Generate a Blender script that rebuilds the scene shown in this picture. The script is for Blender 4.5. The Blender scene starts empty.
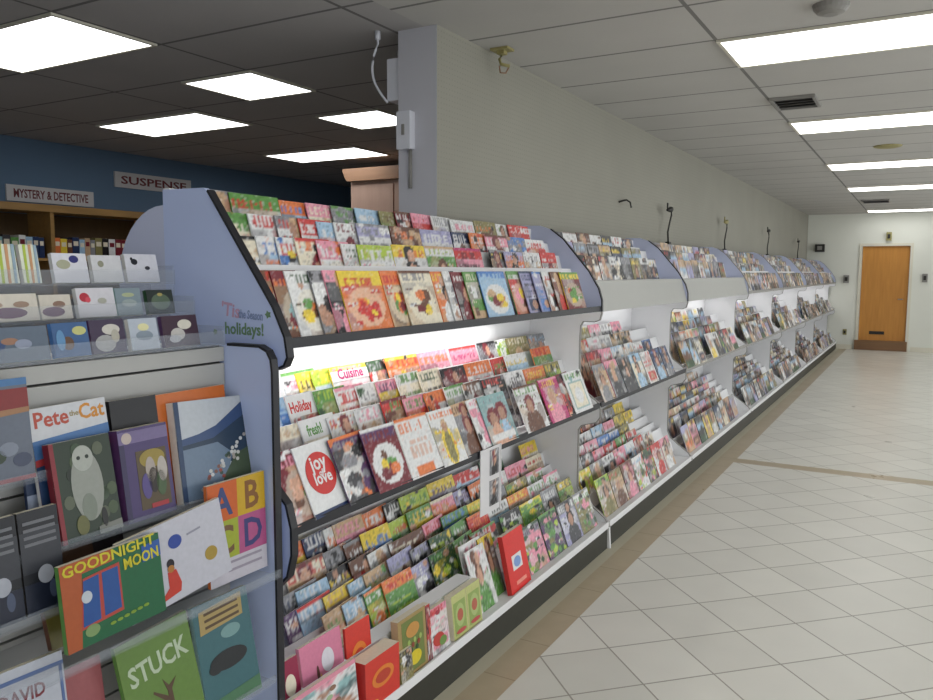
LIGHT, LIGHT_L, TUBE, SHELF, EXPO, DAY, SIDE = 4.4, 5.2, 4.0, 2.5, -.2, 480, 420
CARDS_RESERVED = 8
CAMP = (0.5205534808779468, 0.09916690342429546, 0.004058174955983101, 790.1469242823678)
def hash_(s):
    h = 7
    for c in str(s): h = (h*31+ord(c)) % 1000003
    return h
def TRZ(z): return 1.39 if z > 1.4 else 1.315
import bpy, bmesh, math, random
from math import sin, cos, radians, pi, sqrt
from mathutils import Vector, Matrix
SC = bpy.context.scene
COL = SC.collection
rnd = random.Random(7)

# ------------------------------------------------------------------ colours
def lin(c):
    return tuple((v/12.92 if v <= .04045 else ((v+.055)/1.055)**2.4) for v in c)
def hx(s):
    return lin(tuple(int(s[i:i+2], 16)/255 for i in (0, 2, 4)))
PAL = {'W': 'e6e6e6', 'K': '1c1a20', 'R': 'd2302c', 'O': 'ea7c38', 'Y': 'efd02c', 'L': 'b2cc38', 'G': '609a48', 'DG': '2c5430',
       'B': '4a82cc', 'N': '20355f', 'T': '8fb6b8', 'LB': 'a4c6e2', 'P': 'ee98ae', 'M': 'c22e74', 'V': '5a3668', 'BR': '6e4430',
       'TN': 'cdaa84', 'GR': '8e8e94', 'DR': '7c1c2c', 'C': 'eee4cc', 'SK': 'dca88c', 'LV': 'a6a4cc', 'OL': '8c8450', 'DGR': '45454b',
       'BL2': '1a76b4'}
def soft(c):
    g = .3*c[0]+.55*c[1]+.15*c[2]; return tuple((v*.95+g*.05)*.9 for v in c)
CL = {k: soft(hx(v)) for k, v in PAL.items()}
CNAME = {'W': 'white', 'K': 'black', 'R': 'red', 'O': 'orange', 'Y': 'yellow', 'L': 'lime', 'G': 'green', 'DG': 'dark-green',
         'B': 'blue', 'N': 'navy', 'T': 'teal', 'LB': 'pale-blue', 'P': 'pink', 'M': 'magenta', 'V': 'purple', 'BR': 'brown',
         'TN': 'tan', 'GR': 'grey', 'DR': 'dark-red', 'C': 'cream', 'SK': 'peach', 'LV': 'lilac', 'OL': 'olive', 'DGR': 'dark-grey', 'BL2': 'blue'}
ORD = ['', 'first', 'second', 'third', 'fourth', 'fifth', 'sixth', 'seventh', 'eighth', 'ninth', 'tenth', 'eleventh', 'twelfth',
       'thirteenth', 'fourteenth', 'fifteenth', 'sixteenth', 'seventeenth', 'eighteenth', 'nineteenth', 'twentieth', 'twenty-first', 'twenty-second']

# ------------------------------------------------------------------ materials
def mat(name, col, rough=.6, metal=0., emit=None, es=0., spec=.5, noise=0., nscale=40., bump=0., trans=0., ior=1.45):
    m = bpy.data.materials.new(name); m.use_nodes = True
    nt = m.node_tree; b = nt.nodes['Principled BSDF']
    b.inputs['Base Color'].default_value = (*col, 1); b.inputs['Roughness'].default_value = rough
    b.inputs['Metallic'].default_value = metal; b.inputs['Specular IOR Level'].default_value = spec
    b.inputs['Transmission Weight'].default_value = trans; b.inputs['IOR'].default_value = ior
    if emit:
        b.inputs['Emission Color'].default_value = (*emit, 1); b.inputs['Emission Strength'].default_value = es
    if noise or bump:
        g = nt.nodes.new('ShaderNodeNewGeometry'); n = nt.nodes.new('ShaderNodeTexNoise')
        n.inputs['Scale'].default_value = nscale; n.inputs['Detail'].default_value = 4
        nt.links.new(g.outputs['Position'], n.inputs['Vector'])
        if noise:
            mx = nt.nodes.new('ShaderNodeMix'); mx.data_type = 'RGBA'
            mx.inputs[6].default_value = (*[c*(1-noise) for c in col], 1)
            mx.inputs[7].default_value = (*[min(1, c*(1+noise)) for c in col], 1)
            nt.links.new(n.outputs['Fac'], mx.inputs[0]); nt.links.new(mx.outputs[2], b.inputs['Base Color'])
        if bump:
            bp = nt.nodes.new('ShaderNodeBump'); bp.inputs['Strength'].default_value = bump; bp.inputs['Distance'].default_value = .002
            nt.links.new(n.outputs['Fac'], bp.inputs['Height']); nt.links.new(bp.outputs['Normal'], b.inputs['Normal'])
    return m

class NT:
    """small helper for node maths"""
    def __init__(s, m): s.nt = m.node_tree; s.b = s.nt.nodes['Principled BSDF']
    def v(s, x):
        return x
    def m(s, op, a, b=None, c=None):
        n = s.nt.nodes.new('ShaderNodeMath'); n.operation = op
        for i, x in enumerate((a, b, c)):
            if x is None: continue
            if isinstance(x, (int, float)): n.inputs[i].default_value = x
            else: s.nt.links.new(x, n.inputs[i])
        return n.outputs[0]
    def pos(s):
        g = s.nt.nodes.new('ShaderNodeNewGeometry'); x = s.nt.nodes.new('ShaderNodeSeparateXYZ')
        s.nt.links.new(g.outputs['Position'], x.inputs[0]); s.P = g.outputs['Position']
        return x.outputs[0], x.outputs[1], x.outputs[2]
    def mix(s, f, a, b):
        n = s.nt.nodes.new('ShaderNodeMix'); n.data_type = 'RGBA'
        for i, x in ((0, f), (6, a), (7, b)):
            if isinstance(x, tuple): n.inputs[i].default_value = (*x, 1)
            elif isinstance(x, (int, float)): n.inputs[i].default_value = x
            else: s.nt.links.new(x, n.inputs[i])
        return n.outputs[2]
    def line(s, x, x0, pitch, w):
        f = s.m('FRACT', s.m('DIVIDE', s.m('SUBTRACT', x, x0), pitch))
        d = s.m('ABSOLUTE', s.m('SUBTRACT', f, .5))
        return s.m('GREATER_THAN', d, .5 - w/pitch/2)
    def noise(s, scale, detail=3):
        n = s.nt.nodes.new('ShaderNodeTexNoise'); n.inputs['Scale'].default_value = scale; n.inputs['Detail'].default_value = detail
        s.nt.links.new(s.P, n.inputs['Vector']); return n.outputs['Fac']

def mk(name, rough=.6, spec=.5):
    m = bpy.data.materials.new(name); m.use_nodes = True; t = NT(m)
    t.b.inputs['Roughness'].default_value = rough; t.b.inputs['Specular IOR Level'].default_value = spec
    return m, t

def ceiling_mat(name, col, lx, px, ly, py):
    m, t = mk(name, .95, .2); x, y, z = t.pos()
    g = t.m('MAXIMUM', t.line(x, lx, px, .020), t.line(y, ly, py, .020))
    n = t.m('MULTIPLY_ADD', t.noise(60), .25, -.12)
    c1 = tuple(c*.86 for c in col); c2 = tuple(min(1, c*1.1) for c in col)
    base = t.mix(t.m('ADD', t.noise(1.3), n), c1, c2)
    t.nt.links.new(t.mix(g, base, tuple(c*.42 for c in col)), t.b.inputs['Base Color'])
    return m
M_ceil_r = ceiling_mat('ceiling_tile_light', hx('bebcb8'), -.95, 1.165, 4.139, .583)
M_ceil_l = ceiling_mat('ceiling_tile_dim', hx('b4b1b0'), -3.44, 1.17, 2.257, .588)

def floor_mat():
    m, t = mk('diagonal_cream_floor_tile', .3, .45); x, y, z = t.pos()
    a = t.m('MULTIPLY', t.m('ADD', t.m('SUBTRACT', x, -1.217), t.m('SUBTRACT', y, 2.714)), .70711)
    b = t.m('MULTIPLY', t.m('SUBTRACT', t.m('SUBTRACT', x, -1.217), t.m('SUBTRACT', y, 2.714)), .70711)
    g = t.m('MAXIMUM', t.line(a, 0, .2915, .0065), t.line(b, 0, .2915, .0065))
    # per tile tone
    fa = t.m('FLOOR', t.m('DIVIDE', a, .2915)); fb = t.m('FLOOR', t.m('DIVIDE', b, .2915))
    h = t.m('FRACT', t.m('MULTIPLY', t.m('SINE', t.m('ADD', t.m('MULTIPLY', fa, 12.9898), t.m('MULTIPLY', fb, 78.233))), 43758.5))
    tile = t.mix(t.m('MULTIPLY_ADD', h, .5, t.m('MULTIPLY', t.noise(5, 6), .5)), hx('cccac2'), hx('dedcd4'))
    tile = t.mix(g, tile, hx('969288'))
    # tan border along the racks and the tan stripe across
    tan = t.mix(t.noise(9, 5), hx('a3947a'), hx('b4a58a'))
    gb = t.m('MULTIPLY', t.line(y, 2.5, .31, .005), t.m('LESS_THAN', x, -1.22))
    tan = t.mix(gb, tan, hx('908268'))
    inb = t.m('MULTIPLY', t.m('LESS_THAN', x, -1.22), t.m('GREATER_THAN', x, -1.352))
    edge = t.m('LESS_THAN', x, -1.352)
    st = t.m('MULTIPLY', t.m('GREATER_THAN', y, 6.40), t.m('LESS_THAN', y, 6.55))
    c = t.mix(st, tile, tan); c = t.mix(edge, c, hx('b7b19c')); c = t.mix(inb, c, tan)
    t.nt.links.new(c, t.b.inputs['Base Color'])
    r = t.m('MULTIPLY_ADD', t.noise(3, 3), .2, .22); t.nt.links.new(r, t.b.inputs['Roughness'])
    return m
M_floor = floor_mat()

def peg_mat():
    m, t = mk('pegboard_wall', .7, .3); x, y, z = t.pos()
    def near(v): return t.m('ABSOLUTE', t.m('SUBTRACT', t.m('FRACT', t.m('DIVIDE', v, .0254)), .5))
    dy, dz = near(y), near(z)
    d = t.m('SQRT', t.m('ADD', t.m('MULTIPLY', dy, dy), t.m('MULTIPLY', dz, dz)))
    hole = t.m('LESS_THAN', d, .13)
    base = t.mix(t.noise(2), hx('8e8c82'), hx('98968b'))
    onx = t.m('GREATER_THAN', x, -2.04)
    lim = t.m('LESS_THAN', y, 9.0)
    hole = t.m('MULTIPLY', t.m('MULTIPLY', hole, onx), lim)
    end = t.m('LESS_THAN', y, 3.2505)
    c = t.mix(hole, base, hx('85837a')); c = t.mix(end, c, hx('c8c8d0'))
    t.nt.links.new(c, t.b.inputs['Base Color']); return m
M_peg = peg_mat()

def wood(name, c1, c2, axis='z', rough=.45):
    m, t = mk(name, rough, .4); x, y, z = t.pos()
    mp = t.nt.nodes.new('ShaderNodeMapping'); t.nt.links.new(t.P, mp.inputs[0])
    mp.inputs['Scale'].default_value = {'z': (14, 14, 1.2), 'y': (14, 1.2, 14), 'x': (1.2, 14, 14)}[axis]
    n = t.nt.nodes.new('ShaderNodeTexNoise'); n.inputs['Scale'].default_value = 2; n.inputs['Detail'].default_value = 6
    t.nt.links.new(mp.outputs[0], n.inputs['Vector'])
    t.nt.links.new(t.mix(n.outputs['Fac'], c1, c2), t.b.inputs['Base Color']); return m
M_wood = wood('oak_bookcase', hx('7d5f38'), hx('b0894f'), 'y')
M_door = wood('oak_door', hx('b07434'), hx('cf9448'))
M_cab = wood('pinkish_cabinet_wood', hx('ac8e7e'), hx('bea090'))
M_crown = wood('crown_moulding_wood', hx('8a6850'), hx('a07c60'), 'x')
M_wall = mat('painted_wall', hx('dedfd6'), .75, noise=.03, nscale=3)
M_trim = mat('painted_trim', hx('d8d4c4'), .5, noise=.03)
M_blue = mat('blue_painted_wall', hx('66809c'), .8, noise=.05, nscale=3)
M_carpet = mat('dark_carpet', hx('8c8680'), .95, noise=.2, nscale=200, bump=.4)
M_header = mat('grey_white_header_board', hx('a8a8a4'), .5, noise=.02, nscale=8)
M_white = mat('white_laminate', hx('e6e6e8'), .45, noise=.02, nscale=12)
M_lilac_cast = mat('lavender_plastic_panel', hx('bccaf0'), .4, noise=.03, nscale=5)  # bluish cast of the window light painted into the panel colour
M_lilac_cast2 = mat('pale_lavender_panel', hx('c0c6e0'), .4, noise=.03, nscale=5)  # paler version, the same bluish light cast put into the colour
M_black = mat('black_rubber_edging', hx('1e1e24'), .45, noise=.1)
M_kick = mat('dark_toe_kick', hx('34342e'), .5, noise=.12, nscale=20)
M_slat = mat('slatwall_board', hx('a2a2a0'), .5, noise=.02, nscale=10)
M_groove = mat('slatwall_groove', hx('2c2a2a'), .7, noise=.1)
M_metal = mat('brushed_aluminium', hx('a8a8aa'), .35, metal=.9, noise=.05)
M_dark = mat('dark_plastic', hx('2a2826'), .5, noise=.1)
M_grey = mat('grey_plastic', hx('8c8a86'), .5, noise=.05)
M_cream = mat('cream_plastic', hx('98905f'), .5, noise=.08)
M_whitep = mat('white_plastic', hx('d9dbe4'), .4, noise=.02)
M_sign = mat('white_sign_card', hx('d4d2d4'), .5, noise=.02)
M_red = mat('dark_red_sign_ink', hx('6e2a30'), .5, noise=.04)
M_pink = mat('pink_window_paint', hx('c4a0bc'), .5, noise=.05)
M_bluep = mat('slate_window_paint', hx('8494bc'), .5, noise=.05)
M_grn = mat('green_window_paint', hx('6c8c6c'), .5, noise=.05)
M_gold = mat('gold_seal', hx('b4923c'), .4, noise=.05)
M_diff = mat('lit_diffuser', hx('f4f4f0'), .5, emit=(.98, .99, .98), es=LIGHT, noise=.01)
M_diff_l = mat('lit_diffuser_left', hx('f4f4f0'), .5, emit=(.97, .99, 1.), es=LIGHT_L, noise=.01)
M_tube = mat('lit_fluorescent_tube', hx('ffffff'), .5, emit=(1., .98, .94), es=TUBE, noise=.01)
def acrylic():
    m = bpy.data.materials.new('clear_acrylic'); m.use_nodes = True; nt = m.node_tree; b = nt.nodes['Principled BSDF']
    g = nt.nodes.new('ShaderNodeNewGeometry'); n = nt.nodes.new('ShaderNodeTexNoise'); n.inputs['Scale'].default_value = 12
    nt.links.new(g.outputs['Position'], n.inputs['Vector'])
    mx = nt.nodes.new('ShaderNodeMix'); mx.data_type = 'RGBA'; mx.inputs[6].default_value = (*hx('a8b0bc'), 1); mx.inputs[7].default_value = (*hx('c8d0da'), 1)
    nt.links.new(n.outputs['Fac'], mx.inputs[0]); nt.links.new(mx.outputs[2], b.inputs['Base Color'])
    b.inputs['Roughness'].default_value = .15; b.inputs['Alpha'].default_value = .13
    return m
M_acr = acrylic()
M_glass = mat('window_glass', hx('e8f0f4'), .02, noise=.01); M_glass.node_tree.nodes['Principled BSDF'].inputs['Alpha'].default_value = .06
def printed():
    m = bpy.data.materials.new('printed_paper'); m.use_nodes = True; t = NT(m); t.pos()
    a = t.nt.nodes.new('ShaderNodeVertexColor'); a.layer_name = 'Ink'
    n = t.m('MULTIPLY_ADD', t.noise(90, 3), .2, .9)
    mm = t.nt.nodes.new('ShaderNodeVectorMath'); mm.operation = 'SCALE'
    t.nt.links.new(a.outputs['Color'], mm.inputs[0]); t.nt.links.new(n, mm.inputs['Scale'])
    t.nt.links.new(mm.outputs[0], t.b.inputs['Base Color']); t.b.inputs['Roughness'].default_value = .38
    t.b.inputs['Specular IOR Level'].default_value = .4
    return m
M_print = printed()

# ------------------------------------------------------------------ mesh helpers
class MB:
    def __init__(s): s.v = []; s.f = []; s.c = []; s.mi = []
    def add(s, vs, fs, col=None, mi=0):
        o = len(s.v); s.v += [tuple(p) for p in vs]; s.f += [tuple(i+o for i in f) for f in fs]
        s.c += ([col or (1, 1, 1)]*len(vs)) if not isinstance(col, list) else col
        s.mi += [mi]*len(fs); return s
    def box(s, x0, x1, y0, y1, z0, z1, col=None, mi=0):
        vs = [(x, y, z) for x in (x0, x1) for y in (y0, y1) for z in (z0, z1)]
        fs = [(0, 1, 3, 2), (4, 6, 7, 5), (0, 4, 5, 1), (2, 3, 7, 6), (0, 2, 6, 4), (1, 5, 7, 3)]
        return s.add(vs, fs, col, mi)
    def prism_y(s, prof, y0, y1, col=None, mi=0):       # prof: (x,z) outline, counter-clockwise or not, extruded along Y
        n = len(prof); vs = [(x, y0, z) for x, z in prof] + [(x, y1, z) for x, z in prof]
        fs = [tuple(range(n)), tuple(range(2*n-1, n-1, -1))] + [(i, i+n, (i+1) % n+n, (i+1) % n) for i in range(n)]
        return s.add(vs, fs, col, mi)
    def quadstrip_y(s, line, th, y0, y1, col=None, mi=0):   # ribbon following a profile with thickness
        n = len(line); off = []
        for i, p in enumerate(line):
            a = line[max(0, i-1)]; b = line[min(n-1, i+1)]
            d = (b[0]-a[0], b[1]-a[1]); L = math.hypot(*d) or 1
            off.append((p[0]+d[1]/L*th, p[1]-d[0]/L*th))
        prof = list(line)+off[::-1]
        return s.prism_y(prof, y0, y1, col, mi)
    def tube(s, pts, r, n=8, col=None, mi=0):
        pts = [Vector(p) for p in pts]; vs = []; fs = []
        for i, p in enumerate(pts):
            d = (pts[min(i+1, len(pts)-1)]-pts[max(i-1, 0)]).normalized()
            a = d.orthogonal().normalized() if abs(d.z) > .9 else d.cross(Vector((0, 0, 1))).normalized()
            b = d.cross(a)
            rr = r[i] if isinstance(r, (list, tuple)) else r
            vs += [p+(a*cos(t*2*pi/n)+b*sin(t*2*pi/n))*rr for t in range(n)]
        for i in range(len(pts)-1):
            for k in range(n):
                fs.append((i*n+k, i*n+(k+1) % n, (i+1)*n+(k+1) % n, (i+1)*n+k))
        fs += [tuple(range(n-1, -1, -1)), tuple(range((len(pts)-1)*n, len(pts)*n))]
        return s.add([tuple(v) for v in vs], fs, col, mi)
    def build(s, name, mats, parent=None, loc=(0, 0, 0), smooth=False, fixn=True):
        me = bpy.data.meshes.new(name)
        l = Vector(loc)
        me.from_pydata([tuple(Vector(v)-l) for v in s.v], [], s.f)
        if not isinstance(mats, (list, tuple)): mats = [mats]
        for m in mats: me.materials.append(m)
        for p, k in zip(me.polygons, s.mi): p.material_index = k; p.use_smooth = smooth
        if M_print in mats:
            at = me.color_attributes.new('Ink', 'FLOAT_COLOR', 'POINT')
            at.data.foreach_set('color', [x for c in s.c for x in (*c, 1)])
        if fixn:
            bm = bmesh.new(); bm.from_mesh(me); bmesh.ops.recalc_face_normals(bm, faces=bm.faces); bm.to_mesh(me); bm.free()
        o = bpy.data.objects.new(name, me); COL.objects.link(o)
        if parent is None: o.location = loc
        else:
            o.parent = parent; o.location = l - parent_loc(parent)
        return o
def parent_loc(p):
    v = Vector(p.location)
    while p.parent: p = p.parent; v += p.location
    return v
def empty(name, loc):
    o = bpy.data.objects.new(name, None); o.location = loc; o.empty_display_size = .1; COL.objects.link(o); return o
def tag(o, label, cat, group=None, kind=None):
    o['label'] = label
    o['category'] = cat
    if group: o['group'] = group
    if kind: o['kind'] = kind
    assert 4 <= len(label.split()) <= 16, label
    return o
def struct(o, label=None):
    o['kind'] = 'structure'
    if label: o['label'] = label
    return o
def part(mb, name, m, root, smooth=False):
    return mb.build(name, m, root, parent_loc(root), smooth)

_tc = {}
def text_mesh(s, size, depth=.0006):
    """letters as a small extruded mesh in the xy plane; returns verts, faces, width"""
    k = (s, size)
    if k in _tc: return _tc[k]
    cu = bpy.data.curves.new('lettering', 'FONT'); cu.body = s; cu.size = size; cu.extrude = depth/2; cu.offset = size*.022; cu.resolution_u = 2
    ob = bpy.data.objects.new('lettering', cu); COL.objects.link(ob)
    dg = bpy.context.evaluated_depsgraph_get(); me = bpy.data.meshes.new_from_object(ob.evaluated_get(dg))
    vs = [tuple(v.co) for v in me.vertices]; fs = [tuple(p.vertices) for p in me.polygons]
    bpy.data.objects.remove(ob); bpy.data.curves.remove(cu); bpy.data.meshes.remove(me)
    w = max(v[0] for v in vs) if vs else 0
    _tc[k] = (vs, fs, w); return _tc[k]

# ------------------------------------------------------------------ printed covers
def paint(nx, ny, spec, r, speck=1.):
    """a printed cover as a grid of ink colours: returns rows bottom to top"""
    tb, tc, bg, ac, kind = spec.split()
    TB, TC, BG, AC = CL[tb], CL[tc], CL[bg], CL[ac]
    def mixc(a, b, t): return tuple(a[i]*(1-t)+b[i]*t for i in range(3))
    def j(c, s=.12):
        k = 1+r.uniform(-s, s); return tuple(min(1, max(0, v*k)) for v in c)
    img = [[j(BG, .05) for _ in range(nx+1)] for _ in range(ny+1)]
    def put(u0, u1, v0, v1, c, s=.08):
        for b in range(ny+1):
            for a in range(nx+1):
                if u0 <= a/nx <= u1 and v0 <= b/ny <= v1: img[b][a] = j(c, s)
    def ell(cu, cv, ru, rv, c, s=.1):
        for b in range(ny+1):
            for a in range(nx+1):
                if ((a/nx-cu)/ru)**2+((b/ny-cv)/rv)**2 <= 1: img[b][a] = j(c, s)
    if kind not in ('t2', 'joy', 'gr', 'fr', 'c'):      # loose photographic tone under the motif
        for _ in range(10):
            cu, cv, ru, rv = r.random(), r.random()*.85, r.uniform(.12, .35), r.uniform(.08, .25); cc = r.choice([AC, CL['GR'], CL['TN'], CL['W'], CL['DGR'], BG]); k_ = r.uniform(.2, .6)
            for b in range(ny+1):
                for a in range(nx+1):
                    if ((a/nx-cu)/ru)**2+((b/ny-cv)/rv)**2 <= 1: img[b][a] = mixc(img[b][a], cc, k_)
    dark = CL['K']; skin = mixc(CL['SK'], CL['BR'], r.uniform(0, .45)); hair = r.choice([CL['BR'], CL['K'], CL['TN'], CL['DR']])
    if kind in ('p', 'two', 'gown'):
        heads = [(.5+r.uniform(-.08, .08), .56)] if kind != 'two' else [(.33, .52), (.68, .6)]
        for hu, hv in heads:
            if kind == 'gown':
                ell(hu, .33, .25, .36, AC, .3); ell(hu, .3, .15, .3, CL['OL'], .3); ell(hu, .7, .12, .12, hair, .2); ell(hu, .67, .08, .08, skin); continue
            w = .34 if kind == 'p' else .2
            ell(hu, .12, w, .34, AC, .2); ell(hu, hv+.03, .2, .2, hair, .2); ell(hu, hv-.02, .13, .15, skin, .08)
            if kind == 'two': ell(hu, .25, .14, .2, CL['LB'] if hu > .5 else CL['SK'], .2)
        if kind == 'two': put(.05, .95, .1, .2, CL['W'])
    elif kind in ('f', 'c'):
        ell(.5, .4, .42, .32, CL['W'] if kind == 'c' else mixc(BG, CL['C'], .5), .05)
        for _ in range(9):
            ell(.5+r.uniform(-.2, .2), .4+r.uniform(-.16, .16), r.uniform(.07, .16), r.uniform(.06, .12), r.choice([AC, AC, CL['DR'], CL['O'], CL['G'], CL['BR'], CL['Y']]), .2)
    elif kind == 'g':
        for _ in range(26):
            ell(r.random(), r.random()*.75, r.uniform(.05, .16), r.uniform(.04, .1), r.choice([AC, CL['G'], CL['DG'], CL['L'], BG, CL['P'], CL['OL']]), .2)
    elif kind == 'h':
        put(0, 1, 0, .28, CL['TN']); put(.1, .9, .2, .42, AC, .2); put(.2, .45, .45, .68, CL['W']); put(.6, .8, .3, .7, mixc(AC, dark, .4))
        put(.12, .3, .1, .25, CL['BR'])
    elif kind == 'k':
        put(0, 1, .55, .8, CL['LB']); put(0, 1, .3, .55, AC, .25); put(0, 1, 0, .3, CL['DG'], .3)
        for _ in range(6): ell(r.random(), .5, .12, r.uniform(.06, .18), AC, .3)
    elif kind == 'n':
        for _ in range(16): ell(r.random(), r.random()*.8, r.uniform(.08, .25), r.uniform(.06, .2), r.choice([AC, BG, TC, TB, dark, skin, CL['W']]), .25)
    elif kind == 't':
        v = .7
        while v > .08:
            c = r.choice([AC, TC, dark, AC])
            for a in range(nx+1):
                if r.random() < .72 and .08 < a/nx < .9:
                    for b in range(ny+1):
                        if v-.045 <= b/ny <= v: img[b][a] = mixc(c, BG, r.uniform(0, .5))
            v -= r.uniform(.09, .16)
        put(.1, .9, .1, .34, AC, .2); ell(.5, .22, .2, .1, skin, .2)
    elif kind == 't2':
        for v in (.62, .5, .4):
            for a in range(nx+1):
                if r.random() < .7 and .2 < a/nx < .85:
                    for b in range(ny+1):
                        if v-.07 <= b/ny <= v: img[b][a] = mixc(CL['SK'], BG, .3)
        put(.2, .75, .02, .17, AC)
    elif kind == 'gr':
        for v in (.6, .48):
            for a in range(nx+1):
                if r.random() < .8 and .1 < a/nx < .9: img[int(v*ny)][a] = CL['L']
        put(.1, .9, .05, .3, mixc(CL['G'], CL['DG'], .5), .3)
    elif kind == 'fr':
        put(.1, .9, .08, .75, AC); put(.17, .83, .13, .7, CL['C'], .06); ell(.5, .4, .2, .2, CL['W'])
    # small coverlines at one side
    heads_top = kind == 'p' and r.random() < .5
    if kind in ('p', 'gown', 'h', 'g', 'f') and ny > 10:
        for k in range(4):
            v = r.uniform(.1, .7); u = r.choice([.05, .68])
            for b in range(ny+1):
                for a in range(nx+1):
                    if u <= a/nx <= u+.25 and v <= b/ny <= v+.05 and r.random() < .75: img[b][a] = r.choice([TC, CL['W'], AC])
    # masthead with strokes like a row of letters
    if kind not in ('joy',):
        top = r.uniform(.74, .84)
        put(0, 1, top, 1, TB, .06)
        u = r.uniform(.03, .12); end = r.uniform(.7, .97); lo = top+.02; hi = min(.98, lo+r.uniform(.08, .15))
        while u < end:
            w = r.uniform(.05, .13); shape = r.choice('OIEHLC')
            for b in range(ny+1):
                for a in range(nx+1):
                    uu, vv = (a/nx-u)/w, (b/ny-lo)/(hi-lo)
                    if 0 <= uu <= 1 and 0 <= vv <= 1.02:
                        ink = {'O': abs(uu-.5) > .25 or abs(vv-.5) > .3, 'I': abs(uu-.4) < .35, 'E': uu < .4 or abs(vv-.5) > .3 or abs(vv-.5) < .12,
                               'H': abs(uu-.5) > .25 or abs(vv-.5) < .15, 'L': uu < .4 or vv < .25, 'C': uu < .4 or abs(vv-.5) > .32}[shape]
                        if ink: img[b][a] = mixc(TC, TB, r.uniform(0, .25))
            u += w+r.uniform(.02, .04)
        if r.random() < .3: put(0, 1, .96, 1, AC)
        if heads_top: ell(.5+r.uniform(-.15, .15), .86, .17, .13, hair, .2); ell(.5+r.uniform(-.1, .1), .82, .11, .1, skin)
        elif kind in ('n', 'g') or r.random() < .25:
            for _ in range(4): ell(r.random(), r.uniform(.72, 1), r.uniform(.05, .14), r.uniform(.03, .07), r.choice([AC, BG, dark, CL['W'], skin]), .2)
    if kind != 'joy':
        for b in range(ny+1):
            for a in range(nx+1):
                q_ = r.random()
                if q_ < .22: img[b][a] = mixc(img[b][a], dark, speck*r.uniform(.1, .5))
                elif q_ < .4: img[b][a] = mixc(img[b][a], r.choice([CL['W'], AC, CL['W']]), speck*r.uniform(.1, .55))
    return img

def cover_mb(w, h, t, spec, nx, ny, r, bow=.0, speck=1.):
    """a bound magazine or book, closed: front face towards +X, width along +Y, height along +Z, standing on z=0"""
    mb = MB(); img = paint(nx, ny, spec, r, speck)
    def X(u): return t/2+bow*sin(pi*u)
    vs = []; cs = []
    for b in range(ny+1):
        for a in range(nx+1):
            vs.append((X(a/nx), w*a/nx, h*b/ny)); cs.append(img[b][a])
    fs = [(b*(nx+1)+a, b*(nx+1)+a+1, (b+1)*(nx+1)+a+1, (b+1)*(nx+1)+a) for b in range(ny) for a in range(nx)]
    mb.add(vs, fs, cs)
    page = CL['C']; sp = CL[spec.split()[0]]; back = CL[spec.split()[2]]
    n = 4
    for k in range(n):       # page block edges and back cover
        y0, y1 = w*k/n, w*(k+1)/n
        f0, f1, b0, b1 = X(k/n), X((k+1)/n), X(k/n)-t, X((k+1)/n)-t
        mb.add([(f0, y0, h), (f1, y1, h), (b1, y1, h), (b0, y0, h)], [(0, 1, 2, 3)], page)
        mb.add([(f0, y0, 0), (f1, y1, 0), (b1, y1, 0), (b0, y0, 0)], [(3, 2, 1, 0)], page)
        mb.add([(b0, y0, 0), (b1, y1, 0), (b1, y1, h), (b0, y0, h)], [(3, 2, 1, 0)], back)
    mb.add([(X(0), 0, 0), (X(0), 0, h), (X(0)-t, 0, h), (X(0)-t, 0, 0)], [(0, 1, 2, 3)], sp)
    mb.add([(X(1), w, 0), (X(1), w, h), (X(1)-t, w, h), (X(1)-t, w, 0)], [(3, 2, 1, 0)], page)
    return mb
def flat_text(mb, s, size, u, v, x, col, mi=0, rot=0., center=False, sx=1.):
    vs, fs, w = text_mesh(s, size)
    o = -w*sx/2 if center else 0
    c, q = cos(rot), sin(rot)
    mb.add([(x+a[2], u+(a[0]*sx+o)*c-a[1]*q, v+(a[0]*sx+o)*q+a[1]*c) for a in vs], fs, col, mi)
def flat_ell(mb, u, v, ru, rv, x, col, mi=0, n=24, th=.0006):
    p = [(u+ru*cos(k*2*pi/n), v+rv*sin(k*2*pi/n)) for k in range(n)]
    mb.add([(x+th, a, b) for a, b in p]+[(x, a, b) for a, b in p], [tuple(range(n))]+[(i, i+n, (i+1) % n+n, (i+1) % n) for i in range(n)], col, mi)
def flat_poly(mb, p, x, col, mi=0, th=.0006):
    n = len(p)
    mb.add([(x+th, a, b) for a, b in p]+[(x, a, b) for a, b in p], [tuple(range(n))]+[(i, i+n, (i+1) % n+n, (i+1) % n) for i in range(n)], col, mi)
def place(o, X, y, z, lean, yaw=0., roll=0.):
    o.matrix_world = Matrix.Translation((X, y, z)) @ Matrix.Rotation(radians(yaw), 4, 'Z') @ Matrix.Rotation(-radians(lean), 4, 'Y') @ Matrix.Rotation(radians(roll), 4, 'X')
    return o
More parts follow.
